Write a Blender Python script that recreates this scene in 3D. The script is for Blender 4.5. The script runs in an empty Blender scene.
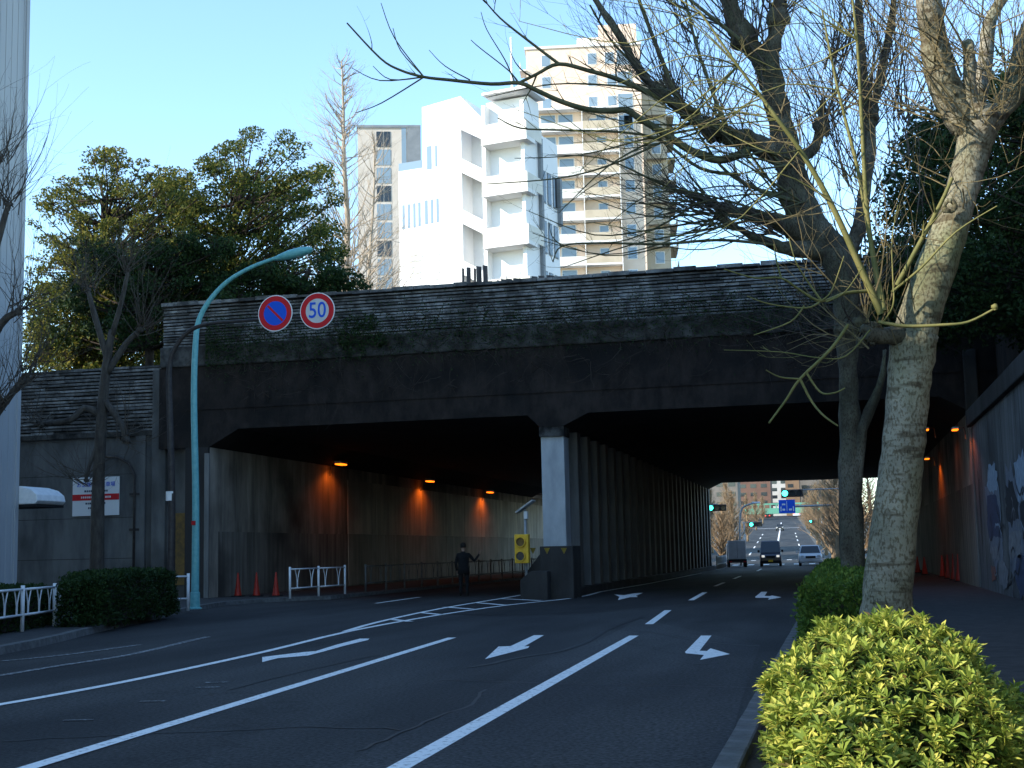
import bpy, bmesh, math, random
import numpy as np
from mathutils import Vector, Matrix, Quaternion
random.seed(11); rng = np.random.default_rng(11)
R = math.radians
scene = bpy.context.scene
col = scene.collection

# ------------------------------------------------------------------ camera, sky, sun, exposure
EYE = 1.5; FPX = 1350.0; YAW, PITCH, ROLL = 0.23405, 0.12430, -0.022
cam_data = bpy.data.cameras.new('camera'); cam = bpy.data.objects.new('camera', cam_data); col.objects.link(cam)
CM = Matrix.Rotation(YAW, 3, 'Z') @ Matrix.Rotation(math.pi/2+PITCH, 3, 'X') @ Matrix.Rotation(ROLL, 3, 'Z')
cam.matrix_world = Matrix.Translation((0, 0, EYE)) @ CM.to_4x4()
cam_data.sensor_width = 36; cam_data.lens = FPX/1024*36; cam_data.clip_end = 6000; cam_data.clip_start = .05
scene.camera = cam
SUN = Vector((-.80, -.60, 0)); SUN_EL = R(28)
world = bpy.data.worlds.new('World'); scene.world = world; world.use_nodes = True
wn = world.node_tree.nodes; wl = world.node_tree.links
sky = wn.new('ShaderNodeTexSky'); sky.sky_type = 'NISHITA'; sky.sun_disc = False
sky.sun_elevation = SUN_EL; sky.sun_rotation = math.atan2(SUN.x, SUN.y)
sky.air_density = 1.0; sky.dust_density = 0.0; sky.ozone_density = .6
wb_ = wn.new('ShaderNodeMix'); wb_.data_type = 'RGBA'; wb_.blend_type = 'MULTIPLY'; wb_.inputs[0].default_value = 1; wb_.inputs[7].default_value = (1.10, 1.30, 1.42, 1)   # camera white balance of the whole sky
wl.new(sky.outputs[0], wb_.inputs[6]); wl.new(wb_.outputs[2], wn['Background'].inputs[0]); wn['Background'].inputs[1].default_value = .15
sd = bpy.data.lights.new('sun', 'SUN'); sd.energy = 4.3; sd.angle = R(.5); sd.color = (1, .91, .77)
sun = bpy.data.objects.new('sun', sd); col.objects.link(sun)
sv = Vector((SUN.x*math.cos(SUN_EL), SUN.y*math.cos(SUN_EL), math.sin(SUN_EL)))
sun.rotation_euler = sv.to_track_quat('Z', 'Y').to_euler(); sun.location = (-60, -50, 60)
scene.view_settings.view_transform = 'Standard'; scene.view_settings.look = 'None'
scene.view_settings.exposure = 1.0; scene.view_settings.gamma = 1

# ------------------------------------------------------------------ survey helpers: pixel measured in the photo -> point of the place
def ray(px, py): return CM @ Vector(((px-512)/FPX, -(py-384)/FPX, -1))
def gp(px, py, z=0.):
    v = ray(px, py); t = (z-EYE)/v.z; return Vector((v.x*t, v.y*t, z))
def at(px, py, y):
    v = ray(px, py); t = y/v.y; return Vector((v.x*t, y, EYE+v.z*t))
def atx(px, py, x):
    v = ray(px, py); t = x/v.x; return Vector((x, v.y*t, EYE+v.z*t))

# ------------------------------------------------------------------ materials
MATS = {}
def mat(name, c1, c2=None, scale=4., rough=.8, bump=0., bscale=None, stretch=(1, 1, 1), metal=0., c3=None, island=0., spec=.3, contrast=(.35, .65)):
    if name in MATS: return MATS[name]
    m = bpy.data.materials.new(name); m.use_nodes = True; nt = m.node_tree; N = nt.nodes; L = nt.links
    b = N['Principled BSDF']; b.inputs['Roughness'].default_value = rough; b.inputs['Metallic'].default_value = metal
    b.inputs['Specular IOR Level'].default_value = spec
    tc = N.new('ShaderNodeTexCoord'); mp = N.new('ShaderNodeMapping'); mp.inputs['Scale'].default_value = stretch
    L.new(tc.outputs['Object'], mp.inputs[0])
    c = None
    if c2 is None: b.inputs['Base Color'].default_value = (*c1, 1)
    else:
        n = N.new('ShaderNodeTexNoise'); n.inputs['Scale'].default_value = scale; n.inputs['Detail'].default_value = 7
        n.inputs['Roughness'].default_value = .62; L.new(mp.outputs[0], n.inputs[0])
        r = N.new('ShaderNodeValToRGB'); r.color_ramp.elements[0].position = contrast[0]; r.color_ramp.elements[1].position = contrast[1]
        r.color_ramp.elements[0].color = (*c1, 1); r.color_ramp.elements[1].color = (*c2, 1)
        L.new(n.outputs[0], r.inputs[0]); c = r.outputs[0]
        if c3 is not None:
            n2 = N.new('ShaderNodeTexNoise'); n2.inputs['Scale'].default_value = scale*.23; n2.inputs['Detail'].default_value = 4
            L.new(tc.outputs['Object'], n2.inputs[0])
            r2 = N.new('ShaderNodeValToRGB'); r2.color_ramp.elements[0].position = .48; r2.color_ramp.elements[1].position = .68
            L.new(n2.outputs[0], r2.inputs[0]); mx = N.new('ShaderNodeMix'); mx.data_type = 'RGBA'
            L.new(r2.outputs[0], mx.inputs[0]); L.new(c, mx.inputs[6]); mx.inputs[7].default_value = (*c3, 1); c = mx.outputs[2]
        if island:
            g = N.new('ShaderNodeNewGeometry'); mr = N.new('ShaderNodeMapRange'); mr.inputs[3].default_value = 1-island; mr.inputs[4].default_value = 1+island
            L.new(g.outputs['Random Per Island'], mr.inputs[0]); hs = N.new('ShaderNodeHueSaturation')
            L.new(mr.outputs[0], hs.inputs['Value']); L.new(c, hs.inputs['Color']); c = hs.outputs[0]
        L.new(c, b.inputs['Base Color'])
    if bump:
        n3 = N.new('ShaderNodeTexNoise'); n3.inputs['Scale'].default_value = bscale or scale*4; n3.inputs['Detail'].default_value = 6
        L.new(mp.outputs[0], n3.inputs[0]); bp = N.new('ShaderNodeBump'); bp.inputs['Strength'].default_value = bump; bp.inputs['Distance'].default_value = .03
        L.new(n3.outputs[0], bp.inputs['Height']); L.new(bp.outputs[0], b.inputs['Normal'])
    MATS[name] = m; return m
def leafmat(name, c1, c2, c3, trans=.35, rough=.65):
    m = bpy.data.materials.new(name); m.use_nodes = True; nt = m.node_tree; N = nt.nodes; L = nt.links
    b = N['Principled BSDF']; b.inputs['Roughness'].default_value = rough; b.inputs['Specular IOR Level'].default_value = .18
    g = N.new('ShaderNodeNewGeometry'); oi = N.new('ShaderNodeObjectInfo'); ad = N.new('ShaderNodeMath'); ad.operation = 'ADD'
    L.new(g.outputs['Random Per Island'], ad.inputs[0]); L.new(oi.outputs['Random'], ad.inputs[1])
    fr = N.new('ShaderNodeMath'); fr.operation = 'FRACT'; L.new(ad.outputs[0], fr.inputs[0])
    r = N.new('ShaderNodeValToRGB'); r.color_ramp.elements[0].color = (*c1, 1); r.color_ramp.elements[1].color = (*c3, 1)
    e = r.color_ramp.elements.new(.6); e.color = (*c2, 1); L.new(fr.outputs[0], r.inputs[0]); L.new(r.outputs[0], b.inputs['Base Color'])
    t = N.new('ShaderNodeBsdfTranslucent'); L.new(r.outputs[0], t.inputs[0]); mx = N.new('ShaderNodeMixShader'); mx.inputs[0].default_value = trans
    L.new(b.outputs[0], mx.inputs[1]); L.new(t.outputs[0], mx.inputs[2]); L.new(mx.outputs[0], N['Material Output'].inputs[0])
    MATS[name] = m; return m
def emit(name, c, s):
    m = bpy.data.materials.new(name); m.use_nodes = True; b = m.node_tree.nodes['Principled BSDF']
    b.inputs['Base Color'].default_value = (*c, 1); b.inputs['Emission Color'].default_value = (*c, 1); b.inputs['Emission Strength'].default_value = s
    MATS[name] = m; return m

def asphalt():
    m = bpy.data.materials.new('asphalt'); m.use_nodes = True; nt = m.node_tree; N = nt.nodes; L = nt.links; b = N['Principled BSDF']
    b.inputs['Roughness'].default_value = .82; b.inputs['Specular IOR Level'].default_value = .25
    tc = N.new('ShaderNodeTexCoord')
    def noise(s, d, st=(1, 1, 1)):
        mp = N.new('ShaderNodeMapping'); mp.inputs['Scale'].default_value = st; L.new(tc.outputs['Object'], mp.inputs[0])
        n = N.new('ShaderNodeTexNoise'); n.inputs['Scale'].default_value = s; n.inputs['Detail'].default_value = d; L.new(mp.outputs[0], n.inputs[0]); return n.outputs[0]
    def ramp(v, a, ca, bb, cb):
        r = N.new('ShaderNodeValToRGB'); r.color_ramp.elements[0].position = a; r.color_ramp.elements[1].position = bb
        r.color_ramp.elements[0].color = (*ca, 1); r.color_ramp.elements[1].color = (*cb, 1); L.new(v, r.inputs[0]); return r.outputs[0]
    def mul(a, c):
        mx = N.new('ShaderNodeMix'); mx.data_type = 'RGBA'; mx.blend_type = 'MULTIPLY'; mx.inputs[0].default_value = 1; L.new(a, mx.inputs[6]); L.new(c, mx.inputs[7]); return mx.outputs[2]
    base = ramp(noise(26, 8), .36, (.012, .0125, .0135), .66, (.056, .057, .059))
    patch = ramp(noise(.35, 4, (1, .3, 1)), .40, (.58, .58, .60), .60, (1.28, 1.25, 1.2))
    wear = ramp(noise(1.3, 4, (1, .06, 1)), .4, (.86, .86, .86), .62, (1.1, 1.1, 1.1))
    v = N.new('ShaderNodeTexVoronoi'); v.feature = 'DISTANCE_TO_EDGE'; v.inputs['Scale'].default_value = .16
    wv = N.new('ShaderNodeMix'); wv.data_type = 'VECTOR'; wv.inputs[0].default_value = .25
    nn = N.new('ShaderNodeTexNoise'); nn.inputs['Scale'].default_value = 1.5; nn.inputs['Detail'].default_value = 6; L.new(tc.outputs['Object'], nn.inputs[0])
    va = N.new('ShaderNodeVectorMath'); va.operation = 'MULTIPLY_ADD'; L.new(nn.outputs[1], va.inputs[0]); va.inputs[1].default_value = (1.6, 1.6, 1.6); L.new(tc.outputs['Object'], va.inputs[2])
    L.new(va.outputs[0], v.inputs[0])
    crack = ramp(v.outputs[0], .0, (.55, .55, .55), .006, (1, 1, 1))
    L.new(mul(mul(mul(base, patch), wear), crack), b.inputs['Base Color'])
    bp = N.new('ShaderNodeBump'); bp.inputs['Strength'].default_value = .5; bp.inputs['Distance'].default_value = .01; L.new(noise(110, 4), bp.inputs['Height']); L.new(bp.outputs[0], b.inputs['Normal'])
    MATS['asphalt'] = m; return m
def paint():
    m = bpy.data.materials.new('road_paint'); m.use_nodes = True; nt = m.node_tree; N = nt.nodes; L = nt.links; b = N['Principled BSDF']
    b.inputs['Roughness'].default_value = .7; tc = N.new('ShaderNodeTexCoord'); n = N.new('ShaderNodeTexNoise'); n.inputs['Scale'].default_value = 14; n.inputs['Detail'].default_value = 8
    n.inputs['Roughness'].default_value = .7; L.new(tc.outputs['Object'], n.inputs[0]); r = N.new('ShaderNodeValToRGB')
    r.color_ramp.elements[0].position = .33; r.color_ramp.elements[0].color = (.16, .16, .16, 1); r.color_ramp.elements[1].position = .47; r.color_ramp.elements[1].color = (.80, .80, .78, 1)
    L.new(n.outputs[0], r.inputs[0]); L.new(r.outputs[0], b.inputs['Base Color']); MATS['road_paint'] = m
    m2 = m.copy(); m2.name = 'worn_paint'; r2 = [x for x in m2.node_tree.nodes if x.type == 'VALTORGB'][0]
    r2.color_ramp.elements[0].position = .5; r2.color_ramp.elements[1].position = .62; r2.color_ramp.elements[0].color = (.06, .06, .062, 1); r2.color_ramp.elements[1].color = (.5, .5, .5, 1); MATS['worn_paint'] = m2
asphalt(); paint()
mat('pavement', (.028, .028, .030), (.055, .054, .053), 5, .9, .3, 60)
mat('kerb', (.07, .07, .07), (.14, .14, .138), 6, .9, .35, 40)
mat('soil', (.035, .026, .018), (.07, .055, .038), 5, 1, .6, 20)
mat('ground', (.07, .068, .06), (.12, .115, .1), .3, .95)
mat('concrete', (.065, .066, .066), (.15, .15, .147), 1.2, .9, .3, 25, (1, 1, .3), c3=(.04, .039, .038))
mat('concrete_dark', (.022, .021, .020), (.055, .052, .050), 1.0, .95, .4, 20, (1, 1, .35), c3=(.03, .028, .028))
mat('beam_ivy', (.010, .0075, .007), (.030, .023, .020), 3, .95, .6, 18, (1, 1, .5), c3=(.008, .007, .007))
mat('ledge', (.010, .0095, .009), (.085, .082, .078), 2.6, .9, .4, 20, c3=(.022, .02, .016))
mat('slab_stone', (.06, .06, .06), (.24, .238, .235), 3, .85, .4, 20, island=.5, c3=(.03, .028, .026))
mat('mortar', (.008, .008, .008), (.014, .013, .012), 5, .95)
mat('pillar_paint', (.30, .32, .34), (.42, .44, .46), 2.2, .75, .15, 20, (1, 1, .4))
mat('fin_paint', (.10, .10, .098), (.19, .19, .185), 2, .8, .15, 20, (1, 1, .2))
mat('tunnel_wall', (.16, .14, .12), (.42, .36, .30), 1.1, .8, .2, 14, (1.5, 1.5, .22), c3=(.04, .035, .03))
mat('tunnel_dado', (.10, .09, .08), (.28, .245, .21), 1.4, .8, .2, 14, (2.4, 2.4, .15), c3=(.06, .054, .05))
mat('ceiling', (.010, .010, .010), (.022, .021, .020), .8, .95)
mat('wall_board', (.06, .062, .065), (.14, .142, .145), 1.4, .85, .3, 22, (2.6, 2.6, .18), c3=(.035, .035, .036))
mat('white_metal', (.62, .64, .66), (.74, .75, .76), 6, .5)
mat('shaded_rail', (.06, .058, .055), (.14, .135, .13), 5, .8)  # railing grey with the tunnel's shade put into the colour
mat('teal_paint', (.10, .34, .36), (.16, .44, .45), 9, .45, spec=.5)
mat('dark_metal', (.02, .016, .016), (.045, .038, .036), 8, .55)
mat('grey_metal', (.22, .23, .24), (.34, .35, .36), 6, .45, metal=.3)
mat('rubber', (.015, .015, .016)); mat('black', (.01, .01, .011))
mat('glass_dark', (.02, .025, .03), rough=.08, spec=.6)
mat('glass_sky', (.20, .27, .33), rough=.06, spec=.7)
mat('yellow_paint', (.62, .36, .02), (.72, .44, .03), 12, .5)
mat('sign_red', (.50, .014, .02)); mat('sign_blue', (.01, .085, .55)); mat('sign_white', (.68, .68, .68)); mat('sign_grey', (.48, .48, .48), (.56, .56, .56), 5)
mat('cone_red', (.26, .018, .01), (.36, .026, .012), 8, .5)
mat('bark_dark', (.035, .03, .026), (.08, .07, .06), 7, .95, .8, 14, (1, 1, .3))
mat('ivy_stem', (.016, .012, .010), (.045, .034, .026), 4, .95)
mat('twig_dark', (.045, .036, .030), (.085, .07, .055), 5, .9)
mat('twig_green', (.11, .115, .035), (.20, .18, .06), 3, .75)
mat('twig_olive', (.09, .075, .035), (.19, .15, .075), 3, .85)
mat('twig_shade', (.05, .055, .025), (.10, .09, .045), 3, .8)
mat('twig_brown', (.16, .11, .065), (.28, .20, .12), 2, .9)
mat('twig_pale', (.30, .24, .18), (.42, .35, .27), 2, .9)
mat('white_render', (.76, .77, .78), (.82, .82, .82), .5, .8)
mat('white_trim', (.68, .68, .67), (.76, .76, .75), .6, .8)
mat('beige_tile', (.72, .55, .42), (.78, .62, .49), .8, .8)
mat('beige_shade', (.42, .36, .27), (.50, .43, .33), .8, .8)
mat('balcony', (.62, .60, .54), (.70, .68, .62), 1, .8)
mat('grey_tile', (.50, .44, .38), (.58, .52, .46), .7, .8)
mat('slate', (.16, .18, .20), (.22, .24, .26), 1, .7)
mat('cladding', (.30, .315, .335), (.37, .385, .40), .8, .6, stretch=(1, 1, .15))
mat('car_white', (.62, .64, .66), rough=.3, spec=.6); mat('car_navy', (.02, .022, .04), rough=.3, spec=.6); mat('car_grey', (.03, .036, .036), rough=.3, spec=.6)
mat('box_white', (.50, .47, .45), (.6, .57, .55), 2, .7)
mat('green_steel', (.08, .26, .19), (.11, .31, .23), 3, .6)
mat('old_wood', (.05, .045, .045), (.11, .10, .10), 8, .95, stretch=(1, 1, .2))
mat('jacket', (.004, .004, .005), (.009, .009, .010), 10, .9); mat('skin', (.30, .19, .14)); mat('hair', (.012, .01, .009))
mat('graf_blue', (.16, .20, .26), (.27, .33, .40), 6); mat('graf_pale', (.20, .20, .215), (.11, .11, .12), 5); mat('graf_black', (.012, .012, .015), (.03, .03, .035), 9)
mat('graf_grey', (.10, .11, .14), (.16, .17, .20), 6); mat('graf_red', (.22, .08, .06), (.15, .07, .06), 5); mat('graf_deep', (.03, .038, .07), (.05, .062, .11), 6)
mat('dull_yellow', (.25, .17, .02), (.16, .11, .02), 9)
mat('ochre', (.22, .13, .04), (.10, .07, .035), 5, .9)
leafmat('leaf_azalea', (.12, .19, .032), (.31, .37, .06), (.60, .56, .12), .3, .5)
leafmat('leaf_hedge', (.05, .10, .018), (.09, .16, .025), (.18, .24, .04), .3, .65)
leafmat('leaf_dark', (.012, .03, .008), (.02, .045, .012), (.035, .06, .016), .2)
leafmat('leaf_evergreen', (.026, .048, .012), (.07, .10, .02), (.25, .22, .04), .35)
leafmat('leaf_yellow', (.038, .060, .014), (.11, .13, .026), (.32, .27, .05), .4)
LAMP = emit('sodium_glass', (1, .17, .006), 1.8)
GREEN = emit('signal_green', (.05, 1, .72), 3.5)
TAIL = emit('tail_red', (1, .06, .04), .9)
HEAD = emit('head_white', (1, .97, .85), .35)

def bark_plane(name, k):
    m = bpy.data.materials.new(name); m.use_nodes = True; nt = m.node_tree; N = nt.nodes; L = nt.links; b = N['Principled BSDF']; b.inputs['Roughness'].default_value = .9
    tc = N.new('ShaderNodeTexCoord')
    def nz(s, st, d=5):
        mp = N.new('ShaderNodeMapping'); mp.inputs['Scale'].default_value = st; L.new(tc.outputs['Object'], mp.inputs[0])
        n = N.new('ShaderNodeTexNoise'); n.inputs['Scale'].default_value = s; n.inputs['Detail'].default_value = d; L.new(mp.outputs[0], n.inputs[0]); return n.outputs[0]
    def rp(v, a, ca, bb, cb):
        r = N.new('ShaderNodeValToRGB'); r.color_ramp.elements[0].position = a; r.color_ramp.elements[1].position = bb
        r.color_ramp.elements[0].color = (*ca, 1); r.color_ramp.elements[1].color = (*cb, 1); L.new(v, r.inputs[0]); return r.outputs[0]
    def mul(a, c):
        mx = N.new('ShaderNodeMix'); mx.data_type = 'RGBA'; mx.blend_type = 'MULTIPLY'; mx.inputs[0].default_value = 1; L.new(a, mx.inputs[6]); L.new(c, mx.inputs[7]); return mx.outputs[2]
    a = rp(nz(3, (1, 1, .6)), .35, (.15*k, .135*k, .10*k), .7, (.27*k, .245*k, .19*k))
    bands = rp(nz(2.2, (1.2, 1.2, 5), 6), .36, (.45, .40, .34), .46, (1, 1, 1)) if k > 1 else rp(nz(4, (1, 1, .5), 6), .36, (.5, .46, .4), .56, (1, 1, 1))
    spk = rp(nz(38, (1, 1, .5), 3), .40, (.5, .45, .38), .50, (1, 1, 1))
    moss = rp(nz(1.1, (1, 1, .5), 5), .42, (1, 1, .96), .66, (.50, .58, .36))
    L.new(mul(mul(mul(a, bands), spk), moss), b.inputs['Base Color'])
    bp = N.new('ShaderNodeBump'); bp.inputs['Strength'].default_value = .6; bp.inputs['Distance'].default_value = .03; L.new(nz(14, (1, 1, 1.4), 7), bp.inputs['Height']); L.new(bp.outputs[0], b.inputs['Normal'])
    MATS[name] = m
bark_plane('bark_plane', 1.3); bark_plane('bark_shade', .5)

# ------------------------------------------------------------------ mesh helpers
class MB:
    def __init__(s): s.v = []; s.f = []
    def box(s, x0, x1, y0, y1, z0, z1):
        n = len(s.v); s.v += [(x, y, z) for z in (z0, z1) for x, y in ((x0, y0), (x1, y0), (x1, y1), (x0, y1))]
        s.f += [tuple(n+i for i in q) for q in ((3, 2, 1, 0), (4, 5, 6, 7), (0, 1, 5, 4), (1, 2, 6, 5), (2, 3, 7, 6), (3, 0, 4, 7))]; return s
    def poly(s, pts): n = len(s.v); s.v += [tuple(p) for p in pts]; s.f.append(tuple(range(n, n+len(pts)))); return s
    def prism(s, pts, d):      # polygon pts extruded by vector d
        n = len(s.v); k = len(pts); d = Vector(d); s.v += [tuple(p) for p in pts]+[tuple(Vector(p)+d) for p in pts]
        s.f.append(tuple(range(n+k-1, n-1, -1))); s.f.append(tuple(range(n+k, n+2*k)))
        for i in range(k): j = (i+1) % k; s.f.append((n+i, n+j, n+k+j, n+k+i))
        return s
    def tube(s, pts, rad, k=6, caps=True):
        pts = [Vector(p) for p in pts]; m = len(pts)
        if not hasattr(rad, '__len__'): rad = [rad]*m
        n = len(s.v); t0 = (pts[1]-pts[0]).normalized(); u = t0.orthogonal().normalized()
        for i, p in enumerate(pts):
            t = (pts[min(i+1, m-1)]-pts[max(i-1, 0)]); t = t.normalized() if t.length > 1e-9 else t0
            u = (u-t*u.dot(t)); u = u.normalized() if u.length > 1e-6 else t.orthogonal().normalized(); w = t.cross(u)
            for a in range(k):
                an = 2*math.pi*a/k; q = p+(u*math.cos(an)+w*math.sin(an))*rad[i]; s.v.append((q.x, q.y, q.z))
        for i in range(m-1):
            for a in range(k):
                b = (a+1) % k; s.f.append((n+i*k+a, n+i*k+b, n+(i+1)*k+b, n+(i+1)*k+a))
        if caps: s.f.append(tuple(n+a for a in range(k-1, -1, -1))); s.f.append(tuple(n+(m-1)*k+a for a in range(k)))
        return s
    def lathe(s, prof, c=(0, 0, 0), k=16):
        n = len(s.v); c = Vector(c)
        for r, z in prof:
            for a in range(k): an = 2*math.pi*a/k; s.v.append((c.x+r*math.cos(an), c.y+r*math.sin(an), c.z+z))
        for i in range(len(prof)-1):
            for a in range(k): b = (a+1) % k; s.f.append((n+i*k+a, n+i*k+b, n+(i+1)*k+b, n+(i+1)*k+a))
        s.f.append(tuple(n+a for a in range(k-1, -1, -1))); s.f.append(tuple(n+(len(prof)-1)*k+a for a in range(k))); return s
    def disc(s, c, r, y0, y1, k=32):   # flat round plate facing -Y/+Y
        s.prism([(c[0]+r*math.cos(2*math.pi*a/k), y0, c[1]+r*math.sin(2*math.pi*a/k)) for a in range(k)], (0, y1-y0, 0)); return s
    def ring(s, c, r0, r1, y0, y1, k=32):
        n = len(s.v)
        for y in (y0, y1):
            for r in (r0, r1):
                for a in range(k): s.v.append((c[0]+r*math.cos(2*math.pi*a/k), y, c[1]+r*math.sin(2*math.pi*a/k)))
        I = lambda b, a: n+b*k+a % k
        for a in range(k):
            s.f += [(I(0, a), I(0, a+1), I(1, a+1), I(1, a)), (I(2, a+1), I(2, a), I(3, a), I(3, a+1)), (I(1, a), I(1, a+1), I(3, a+1), I(3, a)), (I(0, a+1), I(0, a), I(2, a), I(2, a+1))]
        return s
    def mesh(s, name, m, smooth=False):
        me = bpy.data.meshes.new(name); me.from_pydata(s.v, [], s.f); me.update()
        if m: me.materials.append(MATS[m] if isinstance(m, str) else m)
        if smooth: me.polygons.foreach_set('use_smooth', [True]*len(me.polygons))
        return me
    def build(s, name, m, parent=None, smooth=False, bevel=0, fix=True):
        me = s.mesh(name, m, smooth)
        if fix:
            bm = bmesh.new(); bm.from_mesh(me); bmesh.ops.recalc_face_normals(bm, faces=bm.faces)
            if bevel:
                bmesh.ops.bevel(bm, geom=[e for e in bm.edges if len(e.link_faces) == 2 and e.calc_face_angle(0) > .6], offset=bevel, segments=2, affect='EDGES', profile=.6)
            bm.to_mesh(me); bm.free()
            if smooth: me.polygons.foreach_set('use_smooth', [True]*len(me.polygons))
        o = bpy.data.objects.new(name, me); col.objects.link(o)
        if parent: o.parent = parent
        return o
def tag(o, label, cat, group=None, kind=None):
    if label: o['label'] = label
    if cat: o['category'] = cat
    if group: o['group'] = group
    if kind: o['kind'] = kind
    return o
def struct(o): o['kind'] = 'structure'; return o
def stuff(o): o['kind'] = 'stuff'; return o
def thing(name, label, cat, loc=(0, 0, 0), rz=0, group=None):
    o = bpy.data.objects.new(name, None); o.empty_display_size = .2; col.objects.link(o); o.location = loc; o.rotation_euler.z = rz
    return tag(o, label, cat, group)
def inst(me, name, parent, loc=(0, 0, 0), rot=None, sc=1):
    o = bpy.data.objects.new(name, me); col.objects.link(o); o.parent = parent; o.location = loc
    if rot is not None: o.rotation_mode = 'QUATERNION'; o.rotation_quaternion = rot
    o.scale = (sc,)*3 if not hasattr(sc, '__len__') else sc
    return o
def copy_tree(o, parent=None):
    c = o.copy(); col.objects.link(c); c.parent = parent
    for ch in list(o.children): copy_tree(ch, c)
    return c
def text_mesh(body, size, name, m, parent, M, ext=.004):
    cu = bpy.data.curves.new(name, 'FONT'); cu.body = body; cu.size = size; cu.extrude = ext; cu.align_x = 'CENTER'; cu.align_y = 'CENTER'; cu.resolution_u = 4; cu.offset = .006*size
    to = bpy.data.objects.new(name, cu); col.objects.link(to); dg = bpy.context.evaluated_depsgraph_get()
    me = bpy.data.meshes.new_from_object(to.evaluated_get(dg)); bpy.data.objects.remove(to); me.transform(M); me.materials.clear(); me.materials.append(MATS[m])
    o = bpy.data.objects.new(name, me); col.objects.link(o); o.parent = parent; return o
UP = Matrix.Rotation(math.pi/2, 4, 'X')
def smoothpath(pts, sub=4):
    pts = [Vector(p) for p in pts]; out = []
    for i in range(len(pts)-1):
        p0 = pts[max(i-1, 0)]; p1 = pts[i]; p2 = pts[i+1]; p3 = pts[min(i+2, len(pts)-1)]
        for j in range(sub):
            t = j/sub; out.append(.5*((2*p1)+(p2-p0)*t+(2*p0-5*p1+4*p2-p3)*t*t+(3*p1-p0-3*p2+p3)*t**3))
    return out+[pts[-1]]
def lerpr(rs, n):
    return [float(x) for x in np.interp(np.linspace(0, len(rs)-1, n), range(len(rs)), rs)]

# ------------------------------------------------------------------ the setting: ground, roads, pavements
CEIL = 6.15; FACE = 45.0; EXIT = 98.0; TOP = 10.9
XL, XR, XM0, XM1 = -22.0, 4.2, -9.75, -8.95
def hillz(y): return 0 if y < 165 else min(.034*(y-165), 15.0)
def roadx(y): return -.037*max(0, y-100)
ys = [-60, 0, 60, 120, 165, 200, 250, 300, 400, 500, 606, 700, 1200, 3000]; xs = [-3000, -400, -60, 0, 60, 400, 3000]
g = MB()
for y in ys:
    for x in xs: g.v.append((x, y, hillz(y)-.03))
for i in range(len(ys)-1):
    for j in range(len(xs)-1): a = i*len(xs)+j; g.f.append((a, a+1, a+1+len(xs), a+len(xs)))
struct(g.build('ground', 'ground'))
lk = [gp(-260, 712), gp(0, 655), gp(100, 632), gp(190, 612), gp(226, 605.5)]; lk = [Vector((-9.5, -8, 0)), Vector((-10.6, 5, 0))]+lk[1:]
lk = smoothpath(lk, 4)+[Vector((-19.2, 43.2, 0)), Vector((-18.5, 44.4, 0)), Vector((-17.6, 45.5, 0)), Vector((-17.4, 60, 0)), Vector((-17.4, 100, 0))]
rd = MB(); prof = [(p.x, p.y) for p in lk]
for x, y in prof: rd.v += [(x, y, 0), (-.70, y, 0)]
for i in range(len(prof)-1): rd.f.append((2*i, 2*i+1, 2*i+3, 2*i+2))
n = len(rd.v); ry = [100.05, 125, 165, 220, 300, 400, 500, 606]
for y in ry: rd.v += [(roadx(y)-(17.4 if y < 120 else 14.5), y, hillz(y)), (roadx(y)-.95+(1.5 if y > 120 else 0), y, hillz(y))]
for i in range(len(ry)-1): rd.f.append((n+2*i, n+2*i+1, n+2*i+3, n+2*i+2))
road = struct(rd.build('road', 'asphalt'))
cross = struct(MB().poly([(-160, 128, -.012), (160, 122, -.012), (160, 150, -.012), (-160, 156, -.012)]).build('cross_street', 'asphalt'))
# left pavement with kerb
pv = MB()
for p in lk:
    pv.v += [(p.x-.001, p.y, 0), (p.x-.03, p.y, .13), (p.x-.16, p.y, .14), ]
for i in range(len(lk)-1):
    a = 3*i; pv.f += [(a, a+3, a+4, a+1), (a+1, a+4, a+5, a+2)]
kl = pv.build('kerb_line', 'kerb'); pl = MB()
for p in lk: pl.v += [(p.x-.16, p.y, .138), (-23.4 if p.y < 45 else XL, p.y, .138)]
for i in range(len(lk)-1): pl.f.append((2*i, 2*i+1, 2*i+3, 2*i+2))
lp = struct(pl.build('pavement_left', 'pavement')); kl.parent = lp
# right pavement, planting strip and individual kerbstones
rp_ = MB(); ylist = [-20, 0, 20, 45, 85, 120]
rp_.box(.98, 6.5 if False else 4.6, -30, 120, -.2, .10); right_pave = struct(rp_.build('pavement_right', 'pavement'))
strip = struct(MB().box(-.678, .86, -30, 44.9, -.2, .07).build('planting_strip', 'soil'))
kb = MB().box(-.085, .085, .004, .596, -.2, .15).mesh('kerbstone', 'kerb')
bm = bmesh.new(); bm.from_mesh(kb); bmesh.ops.recalc_face_normals(bm, faces=bm.faces)
bmesh.ops.bevel(bm, geom=[e for e in bm.edges], offset=.012, segments=1, affect='EDGES'); bm.to_mesh(kb); bm.free()
for i in range(86):
    inst(kb, 'kerbstone', strip, (-.765+random.uniform(-.002, .002), -6+i*.6, random.uniform(-.003, .003)))
    if i % 2 == 0: inst(kb, 'inner_kerbstone', strip, (.92, -6+i*.6, -.02), None, (.6, 2, 1))

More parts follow.
